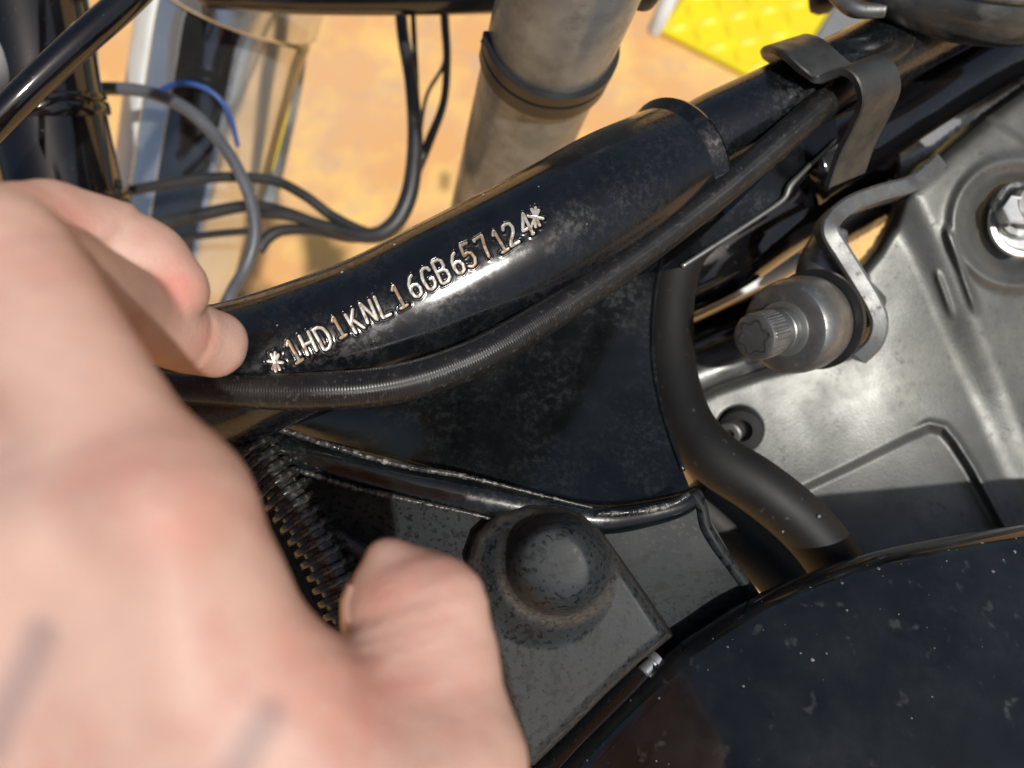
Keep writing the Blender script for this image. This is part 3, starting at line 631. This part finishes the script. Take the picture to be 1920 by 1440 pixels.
# ================================================================== dark tubes, plate and shiny bits behind the clamp
t1 = tube('rear_tube', [(1500, 330, 276, 13), (1620, 255, 280, 13), (1760, 165, 286, 13), (1940, 60, 296, 13)], M['gloss'], None, n=40, k=32); tag(t1, 'dark glossy tube running up beside the strap clamp', 'tube')
SL = [[(1640, 296), (1700, 258), (1706, 272), (1660, 306)], [(1722, 262), (1790, 222), (1806, 226), (1740, 276)], [(1890, 180), (1925, 158), (1930, 176), (1900, 196)], [(1862, 200), (1878, 190), (1886, 204), (1870, 214)]]
PL = [(1520, 400), (1560, 330), (1618, 268), (1700, 216), (1800, 158), (1990, 50), (1990, 215), (1860, 290), (1700, 390), (1560, 470), (1500, 470)]
def pk(X, Y):
    k = poly_sd(X, Y, PL) < 6
    for s_ in SL[:2]: k &= poly_sd(X, Y, s_) > -1
    return k
def pd(X, Y):
    v = (X - 1560) * 0.5 + (Y - 330) * 0.87
    return 296 + 0.03 * (X - 1560) - 5 * np.exp(-((v - 20) / 22.0) ** 2) + 3 * np.sin(v * 0.05) + 8 * sstep(poly_sd(X, Y, PL), -10, 6)
hp = relief('heat_shield', (1490, 40, 1990, 480), 3.0, pd, pk, M['steel']); tag(hp, 'bent grey metal shield with two slots between tube and engine', 'heat shield')
t2 = tube('lower_tube', [(1180, 540, 290, 19), (1330, 470, 292, 19.5), (1450, 392, 296, 19.5), (1620, 290, 304, 18)], M['gloss'], None, n=40, k=28); tag(t2, 'short dark glossy tube above the socket screw', 'tube')
rod = tube('pale_rod', [(1230, 618, 322, 4.6), (1330, 572, 326, 4.8), (1432, 520, 330, 5.2), (1500, 482, 334, 5)], M['pale'], None, n=30, k=20); tag(rod, 'pale painted rod showing behind the socket screw', 'rod')
t3 = tube('cross_tube', [(1230, 690, 300, 13), (1330, 650, 302, 13), (1450, 590, 306, 13)], M['gloss'], None, n=30, k=28); tag(t3, 'black cross tube between the pale rod and the engine', 'tube')
t4 = tube('return_pipe', [(1220, 740, 285, 9), (1300, 705, 285, 9), (1420, 655, 287, 9), (1520, 610, 290, 9)], M['dustychrome'], None, n=30, k=24); tag(t4, 'dull metal pipe just above the engine cover edge', 'pipe')
fit = thing('hose_fitting', 'small round dark fitting peeping over the fat rubber hose', 'fitting', cam(1385, 800, 270))
lathe('collar', cam(1392, 800, 280), np.array([-0.35, -0.1, -1.0]), [(0, 8.5), (9, 8.0), (10, 7.2), (10.2, 4), (7, 3.6)], M['blackplastic'], fit, k=32)
lathe('nipple', cam(1372, 806, 274), np.array([-0.5, -0.3, -1.0]), [(0, 4.2), (5, 4.2), (5.5, 3.6), (5.6, 2), (3, 1.8)], M['steel'], fit, k=24)

# ================================================================== dusty round cover at the upper corner
cov = thing('round_cover', 'dusty dark chrome round cover cut off by the upper corner', 'cover', cam(1850, -20, 250))
CT = cam(1880, -92, 236); axc = unit(np.array([-0.15, -0.55, -0.8]))
U, V_ = np.meshgrid(np.linspace(0, 2 * np.pi, 72), np.linspace(0, np.pi, 36), indexing='ij')
E3 = np.stack([52 * np.cos(U) * np.sin(V_), 29 * np.sin(U) * np.sin(V_), 20 * np.cos(V_)], -1)
rz = math.radians(-3); E3 = E3 @ np.array([[math.cos(rz), math.sin(rz), 0], [-math.sin(rz), math.cos(rz), 0], [0, 0, 1]])
mesh_obj('dome', world(E3.reshape(-1, 3) + CT), grid_faces(72, 36), M['dustychrome'], cov)
def ell(rx, ry, dz, r, nm, mt, t0=0, t1=2 * math.pi):
    t = np.linspace(t0, t1, 60); p = np.stack([rx * np.cos(t), ry * np.sin(t), np.full(60, dz)], 1) @ np.array([[math.cos(rz), math.sin(rz), 0], [-math.sin(rz), math.cos(rz), 0], [0, 0, 1]]) + CT
    return tube(nm, None, mt, cov, n=120, k=12, mm=np.hstack([p, np.full((60, 1), r)]), caps=False)
ell(46, 22, -13, 1.8, 'rim', M['steel'])
tube('mounting_stem', [(1545, -40, 242, 2.6), (1580, 0, 240, 2.8), (1606, 18, 238, 2.6), (1660, 20, 236, 2.2)], M['steel'], cov, n=30, k=14)
kb = thing('rubber_stop', 'small black rubber stop hanging at the top beside the yellow mat', 'rubber stop', cam(1540, 0, 300))
lathe('block', cam(1538, -30, 300), cam(1545, 24, 296) - cam(1538, -30, 300), [(0, 4.2), (1, 5.2), (8, 5.6), (10.6, 5.2), (11.6, 4.0), (11.8, 1)], M['blackplastic'], kb, k=8, sharp=60)
gb = tube('grey_lever', [(1225, 60, 520, 5.0), (1240, 30, 510, 5.5), (1262, -20, 500, 6)], M['pale'], None, n=20, k=16); tag(gb, 'small pale lever end beside the corner of the yellow mat', 'lever')
kn = lathe('rubber_bumper', cam(1200, -8, 262), np.array([0.2, 0.1, -1]), [(0, 4), (0.5, 6.2), (6, 6.4), (8, 5.6), (8.6, 3)], M['blackplastic'], None, k=28); tag(kn, 'black round bumper at the top beside the grey guard bar', 'bumper')

# ================================================================== grey guard bar with its black clip
gbar = thing('guard_bar', 'thick grey metal guard bar crossing behind the stamped tube', 'guard bar', cam(979, 240, 322))
p0 = np.array([17.9, 128.6, 250.0]); dv = np.array([-13.5, -18.2, 72.0])
tube('bar_tube', None, M['brushed'], gbar, n=60, k=72, mm=[[*(p0 + dv * t), 23.0] for t in np.linspace(-0.6, 5.0, 8)], ref=(0, 1, 0))
gx = unit(dv); fr = unit(np.array([0, 0, -1.0]) - (np.array([0, 0, -1.0]) @ gx) * gx); sd_ = np.cross(gx, fr)
if sd_[0] > 0: sd_ = -sd_                      # sd_ points to the left of the picture
pc = p0 + dv * 0.33
aa = np.linspace(math.radians(52), math.radians(-215), 90)
def ringpts(r, h): return pc + gx * h + r * (np.cos(aa)[:, None] * fr + np.sin(aa)[:, None] * sd_)
prof = [(23.1, -7), (24.6, -7), (25.2, -6.4), (25.2, -2.2), (24.5, -1.6), (24.5, -0.6), (25.0, 0), (25.0, 6.0), (24.4, 6.6), (23.1, 6.6)]
RV = np.stack([ringpts(r, h) for r, h in prof], 1)
Fc = grid_faces(90, len(prof), True).tolist() + [list(range(len(prof))), list(range(89 * len(prof), 90 * len(prof)))[::-1]]
clip = edge_split(mesh_obj('clip_band', world(RV), Fc, M['blackplastic'], gbar), 30)
pe_ = pc + 25.2 * (math.cos(aa[3]) * fr + math.sin(aa[3]) * sd_)
lathe('pin', pe_ - gx * 6.0 + 0.1 * fr, fr, [(-1, 1.3), (0.4, 1.3), (0.7, 0.9)], M['blackplastic'], clip, k=16)

# ================================================================== top black bar
tb_ = tube('cross_bar', [(380, -22, 330, 8), (560, -10, 332, 8), (760, -12, 336, 9), (990, -16, 342, 9)], M['gloss'], None, n=40, k=28); tag(tb_, 'black bar along the top edge beside the guard bar', 'bar')

# ================================================================== chrome fork leg far behind, with a thin blue line across it
fk = thing('fork_leg', 'big chrome leg standing behind the thin wires', 'fork leg', cam(330, 560, 520))
tube('outer_leg', [(436, 18, 402, 43), (412, 100, 412, 43), (370, 300, 440, 42), (335, 480, 470, 41), (322, 560, 486, 40)], M['darkreflection'], fk, n=60, k=72)  # chrome leg coloured dark for the reflection down its middle
tube('upper_collar', [(470, -120, 382, 45), (452, -50, 391, 45), (440, 2, 399, 45)], M['chrome'], fk, n=20, k=72)
tube('foot_ring', [(326, 535, 480, 45), (318, 585, 490, 45)], M['brushed'], fk, n=12, k=64)
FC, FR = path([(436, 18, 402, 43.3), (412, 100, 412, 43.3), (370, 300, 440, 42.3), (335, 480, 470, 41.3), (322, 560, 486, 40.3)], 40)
for nm, a0, a1, mt in (('pale_reflection', -118, -18, 'pale'), ('chrome_face', -18, 4, 'chrome'), ('chrome_face', 38, 84, 'chrome')):  # pale and chrome strips stand in for the leg's bright reflections
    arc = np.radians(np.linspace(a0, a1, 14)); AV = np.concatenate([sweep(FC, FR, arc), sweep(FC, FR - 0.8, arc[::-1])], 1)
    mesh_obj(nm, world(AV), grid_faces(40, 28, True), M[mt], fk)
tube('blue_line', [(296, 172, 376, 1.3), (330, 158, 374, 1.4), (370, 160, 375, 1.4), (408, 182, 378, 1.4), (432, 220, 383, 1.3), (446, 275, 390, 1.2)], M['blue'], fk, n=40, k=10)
tube('side_tube', [(560, 60, 420, 6), (545, 160, 430, 6.5), (520, 280, 445, 6.5), (498, 390, 460, 6)], M['brushed'], fk, n=30, k=20)
tube('mat_reflection', [(552, 130, 418, 2.0), (532, 220, 428, 2.2), (506, 320, 444, 2.0)], M['yellow'], fk, n=30, k=12)  # reflection of the yellow mat in the leg, built as a strip

# ================================================================== black fork tube at the left edge
bf = thing('black_fork_tube', 'mirror black fork tube with raised rings at the left edge', 'fork tube', cam(150, 300, 308))
tube('stanchion', [(32, -80, 282, 22), (58, 60, 292, 22), (80, 185, 300, 22), (112, 330, 310, 22.5), (152, 500, 322, 23)], M['gloss'], bf, n=50, k=72)
def fork_ring(px, py, d, r, rr):
    c = cam(px, py, d); ax_ = unit(cam(150, 330, 310) - cam(95, 60, 292))
    return lathe('ring', c, ax_, [(-rr * 1.6, r), (-rr * 1.4, r + rr * .8), (-rr * .5, r + rr), (rr * .5, r + rr), (rr * 1.4, r + rr * .8), (rr * 1.6, r)], M['gloss'], bf, k=72, sharp=60)
fork_ring(84, 205, 301, 22, 1.8); fork_ring(81, 182, 299.6, 22, 1.0); fork_ring(124, 372, 313, 22.5, 2.2)
hl = thing('headlamp_shell', 'black rounded lamp shell in the upper left corner', 'lamp shell', cam(0, 60, 330))
U, V_ = np.meshgrid(np.linspace(0, 2 * np.pi, 64), np.linspace(0, np.pi, 32), indexing='ij')
E3 = np.stack([42 * np.cos(U) * np.sin(V_), 50 * np.sin(U) * np.sin(V_), 34 * np.cos(V_)], -1)
mesh_obj('shell', world(E3.reshape(-1, 3) + cam(-30, 90, 300)), grid_faces(64, 32), M['blackplastic'], hl)
tube('shell_rim', None, M['gloss'], hl, n=90, k=10, mm=[[*(cam(-30, 90, 300) + np.array([43 * math.cos(t), 51 * math.sin(t), -2])), 2.0] for t in np.linspace(-1.6, 1.6, 24)])
tr = tube('throttle_cable', [(-60, 285, 236, 4.8), (0, 222, 236, 4.8), (70, 152, 238, 4.8), (150, 78, 242, 4.9), (230, 8, 248, 5), (300, -60, 254, 5)], M['gloss'], None, n=80, k=24)
tag(tr, 'glossy black cable slanting across the upper left corner', 'cable')

# ================================================================== thin wires in front of the orange floor
def wire(label, pts, m='wire', n=70):
    o = tube('wire', pts, M[m], None, n=n, k=12); tag(o, label, 'wire', 'thin wires behind the hand'); return o
D = 372
wire('grey wire looping in a wide arc over the chrome leg', [(130, 172, 352, 3.0), (210, 166, 351, 3.0), (290, 176, 350, 3.0), (365, 216, 350, 3.0), (430, 290, 350, 3.0), (468, 370, 350, 3.0), (478, 440, 350, 3.0), (462, 500, 350, 3.0), (436, 545, 352, 3.0), (410, 600, 354, 3)], 'wiregrey')
wire('upper black wire dipping from the chrome leg to the bundle', [(240, 358, D, 2.6), (330, 342, D, 2.6), (420, 332, D, 2.6), (510, 338, D, 2.6), (570, 366, D, 2.6), (625, 406, D, 2.6), (690, 436, D, 2.6), (730, 432, D, 2.6)])
wire('middle black wire running flat into the bundle bend', [(280, 424, D + 6, 3.4), (380, 402, D + 6, 3.4), (470, 386, D + 6, 3.0), (540, 398, D + 6, 2.6), (610, 424, D + 6, 2.6), (700, 446, D + 6, 2.6)])
wire('short lower wire ending beside the foot of the chrome leg', [(330, 448, D + 9, 1.9), (410, 438, D + 9, 1.9), (480, 432, D + 9, 1.9)])
wire('kinked wire rising from the foot of the leg to the bundle', [(486, 472, D + 3, 2.6), (500, 448, D + 3, 3.2), (530, 432, D + 3, 3.0), (590, 432, D + 3, 2.6), (660, 446, D + 3, 2.6), (720, 440, D + 3, 2.6)])
wire('thick black wire bundle bending upward in front of the floor', [(470, 402, D, 2.2), (540, 404, D, 2.6), (610, 424, D, 3.0), (690, 442, D, 4.0), (735, 424, D, 4.4), (762, 380, D, 4.4), (775, 320, D, 4.2), (778, 240, D, 3.8), (770, 150, D, 3.2), (756, 70, D, 3.0), (748, -20, D, 3.0)], n=110)
wire('straight black wire hanging beside the thick bundle', [(772, 360, D + 3, 2.2), (780, 270, D + 3, 2.2), (780, 160, D + 3, 1.6), (776, 60, D + 3, 1.4), (772, -20, D + 3, 1.4)])
wire('bowed black wire on the far side of the bundle', [(752, 400, D + 4, 2.6), (778, 330, D + 4, 2.6), (806, 262, D + 4, 2.4), (832, 190, D + 4, 2.0), (838, 110, D + 4, 2.0), (834, 40, D + 4, 2.2), (832, -20, D + 4, 2.2)])
wire('pale thin wire crossing from the bowed wire to the bundle', [(786, 262, D + 5, 1.0), (800, 180, D + 5, 1.0), (832, 120, D + 5, 1.0), (838, 60, D + 5, 1.0)], 'wiregrey', 40)
#@@HAND
# ================================================================== the hand: one continuous surface
SKIN_A, SKIN_B, SKIN_C = (0.56, 0.36, 0.29), (0.48, 0.288, 0.23), (0.52, 0.265, 0.215)
def J(px, py, d): return cam(px, py, d)
palm = [  # (a, ra, b, rb) metacarpals and the fleshy sides
    (J(292, 965, 101), 11.0, J(430, 1760, 104), 13.5), (J(60, 1010, 101), 11.5, J(240, 1800, 106), 14.5),
    (J(-190, 1080, 106), 11.0, J(90, 1850, 110), 14.5), (J(-420, 1170, 114), 10.0, J(-60, 1900, 116), 13.5),
    (J(640, 1560, 108), 12.5, J(500, 1850, 108), 15.0), (J(322, 1030, 104), 10.5, J(530, 1360, 108), 11.2), (J(530, 1360, 108), 11.2, J(700, 1560, 112), 12.0), (J(430, 1760, 104), 14.0, J(330, 2500, 108), 18.0), (J(90, 1850, 108), 16.0, J(60, 2500, 110), 20.0)]
thumbc = [(J(640, 1640, 110), 14.5, J(838, 1440, 117), 12.0), (J(838, 1440, 117), 11.8, J(800, 1230, 125), 11.3), (J(800, 1230, 125), 11.2, J(782, 1150, 128), 10.6)]
indexc = [(J(286, 965, 101), 10.8, J(2, 478, 104), 9.3)]
indext = [(J(2, 478, 104), 9.0, J(250, 585, 150), 8.4), (J(250, 585, 150), 8.3, J(345, 628, 168), 8.3), (J(345, 628, 168), 8.3, J(400, 644, 176), 7.9)]
middlec = [(J(60, 1010, 101), 11.0, J(-190, 470, 116), 9.8)]
middlet = [(J(-190, 470, 116), 9.2, J(95, 428, 143), 8.7), (J(95, 428, 143), 8.7, J(212, 448, 152), 8.2)]
middled = [(J(212, 448, 152), 7.9, J(270, 490, 155), 8.1), (J(270, 492, 155), 8.4, J(316, 540, 157), 8.2)]
ringf = [(J(-190, 1080, 106), 10.5, J(-420, 560, 128), 9.2), (J(-420, 560, 128), 8.8, J(-170, 540, 158), 8.0), (J(-170, 540, 158), 8.0, J(-20, 580, 176), 7.2)]
pinky = [(J(-420, 1170, 114), 9.5, J(-600, 760, 136), 8.2), (J(-600, 760, 136), 7.6, J(-400, 720, 160), 7.0), (J(-400, 720, 160), 7.0, J(-270, 730, 174), 6.2)]
def chain(P, segs, k):
    f = None
    for a_, ra, b_, rb in segs:
        g = cone(P, a_, b_, ra, rb); f = g if f is None else smin(f, g, k)
    return f
knuckles = [(J(290, 945, 96.5), 6.0), (J(70, 985, 95), 5.5), (J(-180, 1060, 99), 5.5)]
TENDONS = [(J(322, 940, 89.0), J(392, 1700, 90.0), 0.6, 5.0), (J(64, 990, 88.5), J(215, 1700, 91.5), 0.6, 5.0), (J(200, 1130, 88), J(330, 1420, 90), -0.4, 7.0), (J(-60, 1130, 89), J(130, 1420, 91), -0.4, 7.0)]
_td = unit(J(782, 1150, 128) - J(800, 1230, 125)); _md = unit(J(270, 492, 155) - J(212, 448, 152)); _xd = unit(J(400, 644, 176) - J(345, 628, 168)); _ip = unit(J(2, 478, 104) - J(310, 965, 101))
CREASES = [(J(800, 1230, 125) + _td * t_, _td, h_, 0.9, 17.0) for t_, h_ in ((-3.6, 0.30), (-1.2, 0.42), (1.0, 0.40), (3.4, 0.30), (7.0, 0.18))]
CREASES += [(J(212, 448, 152) + _md * 0.5, _md, 0.75, 1.0, 13.0), (J(212, 448, 152) - _md * 3.0, _md, 0.25, 0.9, 12.0), (J(345, 628, 168) - _xd * 0.5, _xd, 0.6, 0.9, 12.0)]
CREASES += [(J(2, 478, 104) - _ip * t_, _ip, h_, 1.2, 15.0) for t_, h_ in ((0.0, 0.35), (3.0, 0.45), (6.2, 0.35), (9.5, 0.2))]
def hand_sdf(P):
    f = chain(P, palm, 9.0)
    ch = [chain(P, indexc, 3), chain(P, middlec, 3), chain(P, ringf[:1], 3), chain(P, pinky[:1], 3)]
    for g in ch: f = smin(f, g, 6.0)
    for c_, r_ in knuckles: f = smin(f, ball(P, c_, r_), 6.0)
    th_ = chain(P, thumbc, 3.2)
    th_ = smin(th_, ball(P, J(846, 1126, 126), (5.4, 5.6, 6.0)), 4.0)          # pad of the thumb
    th_ = smin(th_, cone(P, J(716, 1125, 129), J(722, 1044, 130), 6.2, 3.5), 5.0)   # free tip beside the nail
    f = smin(f, th_, 9.0)
    f = smin(f, chain(P, indext, 1.2), 1.2)
    f = smin(f, chain(P, middlet, 1.2), 0.8)
    f = smin(f, chain(P, middled, 3.0), 0.7)
    f = smin(f, chain(P, ringf[1:], 1.2), 1.2); f = smin(f, chain(P, pinky[1:], 1.2), 1.2)
    x, y, z = P[..., 0], P[..., 1], P[..., 2]
    f = f + 0.22 * np.sin(x * 0.21 + 1.7 * np.sin(y * 0.13)) * np.sin(y * 0.19 + 0.8)     # soft unevenness of flesh
    f = f + 0.10 * np.sin(x * 0.55 + 2.0 * np.sin(y * 0.31 + z * 0.2)) * np.sin(y * 0.47 + z * 0.33)
    for a_, b_, h_, wd in TENDONS:
        e_ = b_ - a_; t_ = np.clip(((P - a_) @ e_) / (e_ @ e_), 0, 1); q_ = np.linalg.norm(P - a_ - t_[..., None] * e_, axis=-1)
        f = f - h_ * np.exp(-(q_ / wd) ** 2)
    for c_, n_, h_, wd, rr in CREASES:                                                   # folds across a joint
        q_ = (P - c_) @ n_; r_ = np.linalg.norm(P - c_, axis=-1)
        f = f + h_ * np.exp(-(q_ / wd) ** 2) * np.exp(-(r_ / rr) ** 4)
    return f
hs = 0.9
lo = np.array([-132.0, -150.0, 84.0]); hi = np.array([12.0, 46.0, 190.0])
ax3 = [np.arange(lo[i], hi[i], hs) for i in range(3)]
GX = np.stack(np.meshgrid(*ax3, indexing='ij'), -1)
FV = np.empty(GX.shape[:3])
BS = 9
for i in range(0, GX.shape[0], BS):
    for j in range(0, GX.shape[1], BS):
        Bk = GX[i:i + BS, j:j + BS]; cz = [(k, min(k + BS, GX.shape[2])) for k in range(0, GX.shape[2], BS)]
        fc = hand_sdf(np.array([(Bk[0, 0, k0] + Bk[-1, -1, k1 - 1]) / 2 for k0, k1 in cz]))
        for (k0, k1), v in zip(cz, fc):
            FV[i:i + BS, j:j + BS, k0:k1] = v if abs(v) > 10.5 else hand_sdf(Bk[:, :, k0:k1])
FV[:, 0, :] = np.maximum(FV[:, 0, :], 0.5)
HV, HF = surface_nets(FV, lo, hs)

mh = bpy.data.materials.new('hand skin'); mh.use_nodes = True
N, L = mh.node_tree.nodes, mh.node_tree.links; b = N['Principled BSDF']
tc = N.new('ShaderNodeTexCoord')
def vmix(f, a_, c_):
    x = N.new('ShaderNodeMix'); x.data_type = 'RGBA'; L.new(f, x.inputs[0])
    for s_, v in ((x.inputs[6], a_), (x.inputs[7], c_)):
        if isinstance(v, bpy.types.NodeSocket): L.new(v, s_)
        else: s_.default_value = (*v, 1)
    return x.outputs[2]
def mrange(f, lo_, hi_, a_=0.0, z_=1.0):
    r = N.new('ShaderNodeMapRange'); r.inputs[1].default_value = lo_; r.inputs[2].default_value = hi_; r.inputs[3].default_value = a_; r.inputs[4].default_value = z_
    r.interpolation_type = 'SMOOTHSTEP'; L.new(f, r.inputs[0]); return r.outputs[0]
def nz(s_, d_=3):
    n_ = N.new('ShaderNodeTexNoise'); n_.inputs['Scale'].default_value = s_; n_.inputs['Detail'].default_value = d_; L.new(tc.outputs['Object'], n_.inputs['Vector']); return n_.outputs['Fac']
Wc = world(HV); HC = (Wc.min(0) + Wc.max(0)) / 2
def spot(P, r0, r1, amt=1.0):
    c_ = world([P])[0] - HC
    d_ = N.new('ShaderNodeVectorMath'); d_.operation = 'DISTANCE'; L.new(tc.outputs['Object'], d_.inputs[0]); d_.inputs[1].default_value = tuple(c_)
    return mrange(d_.outputs['Value'], r0, r1, amt, 0.0)
def streak(A, B, r0, r1, amt):
    """soft mark along a line on the skin (a faded ink line)"""
    a_, c_ = world([A])[0] - HC, world([B])[0] - HC; e_ = c_ - a_; l2 = float(e_ @ e_)
    s1 = N.new('ShaderNodeVectorMath'); s1.operation = 'SUBTRACT'; L.new(tc.outputs['Object'], s1.inputs[0]); s1.inputs[1].default_value = tuple(a_)
    dt = N.new('ShaderNodeVectorMath'); dt.operation = 'DOT_PRODUCT'; L.new(s1.outputs[0], dt.inputs[0]); dt.inputs[1].default_value = tuple(e_ / l2)
    cl_ = N.new('ShaderNodeClamp'); L.new(dt.outputs['Value'], cl_.inputs[0])
    sc_ = N.new('ShaderNodeVectorMath'); sc_.operation = 'SCALE'; sc_.inputs[0].default_value = tuple(e_); L.new(cl_.outputs[0], sc_.inputs['Scale'])
    s2 = N.new('ShaderNodeVectorMath'); s2.operation = 'DISTANCE'; L.new(s1.outputs[0], s2.inputs[0]); L.new(sc_.outputs[0], s2.inputs[1])
    return mrange(s2.outputs['Value'], r0, r1, amt, 0.0)
def surf(px, py):
    """nearest skin point under a pixel"""
    ds = np.arange(84, 190, 0.5); f_ = hand_sdf(camA(px, py, ds)); k_ = np.argmax(f_ < 0)
    return cam(px, py, ds[k_] if f_[k_] < 0 else 100)
col = vmix(mrange(nz(38), 0.35, 0.68), SKIN_A, SKIN_B)
col = vmix(mrange(nz(75, 6), 0.48, 0.75, 0, 0.7), col, SKIN_C)
col = vmix(mrange(nz(260, 6), 0.45, 0.75, 0, 0.35), col, (0.54, 0.375, 0.295))
RED = (0.60, 0.20, 0.16)
for (px, py, r0, r1, amt) in [(350, 985, 0.000, 0.0080, 0.20), (330, 530, 0.000, 0.0100, 0.55), (120, 410, 0.000, 0.010, 0.25), (300, 820, 0.002, 0.016, 0.10), (700, 1110, 0.000, 0.007, 0.40), (800, 1100, 0.000, 0.012, 0.34), (840, 1260, 0.001, 0.014, 0.20), (385, 640, 0.001, 0.007, 0.30), (560, 1230, 0.001, 0.012, 0.25), (640, 1300, 0.001, 0.014, 0.25)]:
    mk = N.new('ShaderNodeMath'); mk.operation = 'MULTIPLY'; L.new(spot(surf(px, py), r0, r1, amt * 1.25), mk.inputs[0]); L.new(mrange(nz(170, 5), 0.30, 0.68, 0.35, 1.0), mk.inputs[1])
    col = vmix(mk.outputs[0], col, RED)
INK = (0.10, 0.10, 0.13)
for A, B in [((78, 1190), (-10, 1390)), ((500, 1345), (425, 1470))]:
    col = vmix(streak(surf(*A), surf(*B), 0.0002, 0.0040, 0.42), col, INK)
L.new(col, b.inputs['Base Color'])
b.inputs['Roughness'].default_value = 0.55; b.inputs['Specular IOR Level'].default_value = 0.35; b.inputs['Subsurface Weight'].default_value = 0.22
b.inputs['Subsurface Radius'].default_value = (1.0, 0.35, 0.2); b.inputs['Subsurface Scale'].default_value = 0.0035
bn = N.new('ShaderNodeBump'); bn.inputs['Strength'].default_value = 0.25; bn.inputs['Distance'].default_value = 0.0003
vz = N.new('ShaderNodeTexVoronoi'); vz.inputs['Scale'].default_value = 1100; L.new(tc.outputs['Object'], vz.inputs['Vector']); L.new(vz.outputs['Distance'], bn.inputs['Height']); L.new(bn.outputs[0], b.inputs['Normal'])

hand = mesh_obj('hand', Wc, HF, mh)
tag(hand, 'left hand holding the cable aside, fingertips on the black tube, thumb raised', 'hand')
# smooth the voxel steps
sm = hand.modifiers.new('smooth', 'SMOOTH'); sm.factor = 0.5; sm.iterations = 3
# thumb nail: a curved shell lying on the left side of the thumb tip
def grad(P, e=0.4):
    g = np.stack([hand_sdf(P + np.eye(3)[i] * e) - hand_sdf(P - np.eye(3)[i] * e) for i in range(3)], -1); return g / (np.linalg.norm(g, axis=-1)[..., None] + 1e-9)
ta, tb2 = J(770, 1200, 126), J(735, 1030, 129.5); tdir = unit(tb2 - ta); side = unit(np.array([-1.0, -0.15, 0.05]) - (np.array([-1.0, -0.15, 0.05]) @ tdir) * tdir); oth = np.cross(tdir, side)
ui, vj = np.meshgrid(np.arange(18), np.arange(13), indexing='ij'); un = ui / 17
tt_ = (vj / 12 * 2 - 1) * math.radians(50) * (0.80 + 0.2 * np.sin(np.pi * np.minimum(1, un * 1.3 + .15)))
NV = ta + (tb2 - ta) * (0.08 + 0.86 * un)[..., None] + 11 * (np.cos(tt_)[..., None] * side + np.sin(tt_)[..., None] * oth)
for _ in range(8): NV = NV - hand_sdf(NV)[..., None] * grad(NV) * 0.8
NV = (NV + grad(NV) * (0.35 - 0.9 * (np.abs(vj - 6) / 6) ** 6 - np.where(ui == 0, 0.5, 0))[..., None]).reshape(-1, 3)
mesh_obj('thumb_nail', world(NV), grid_faces(18, 13), M['nail'], hand)
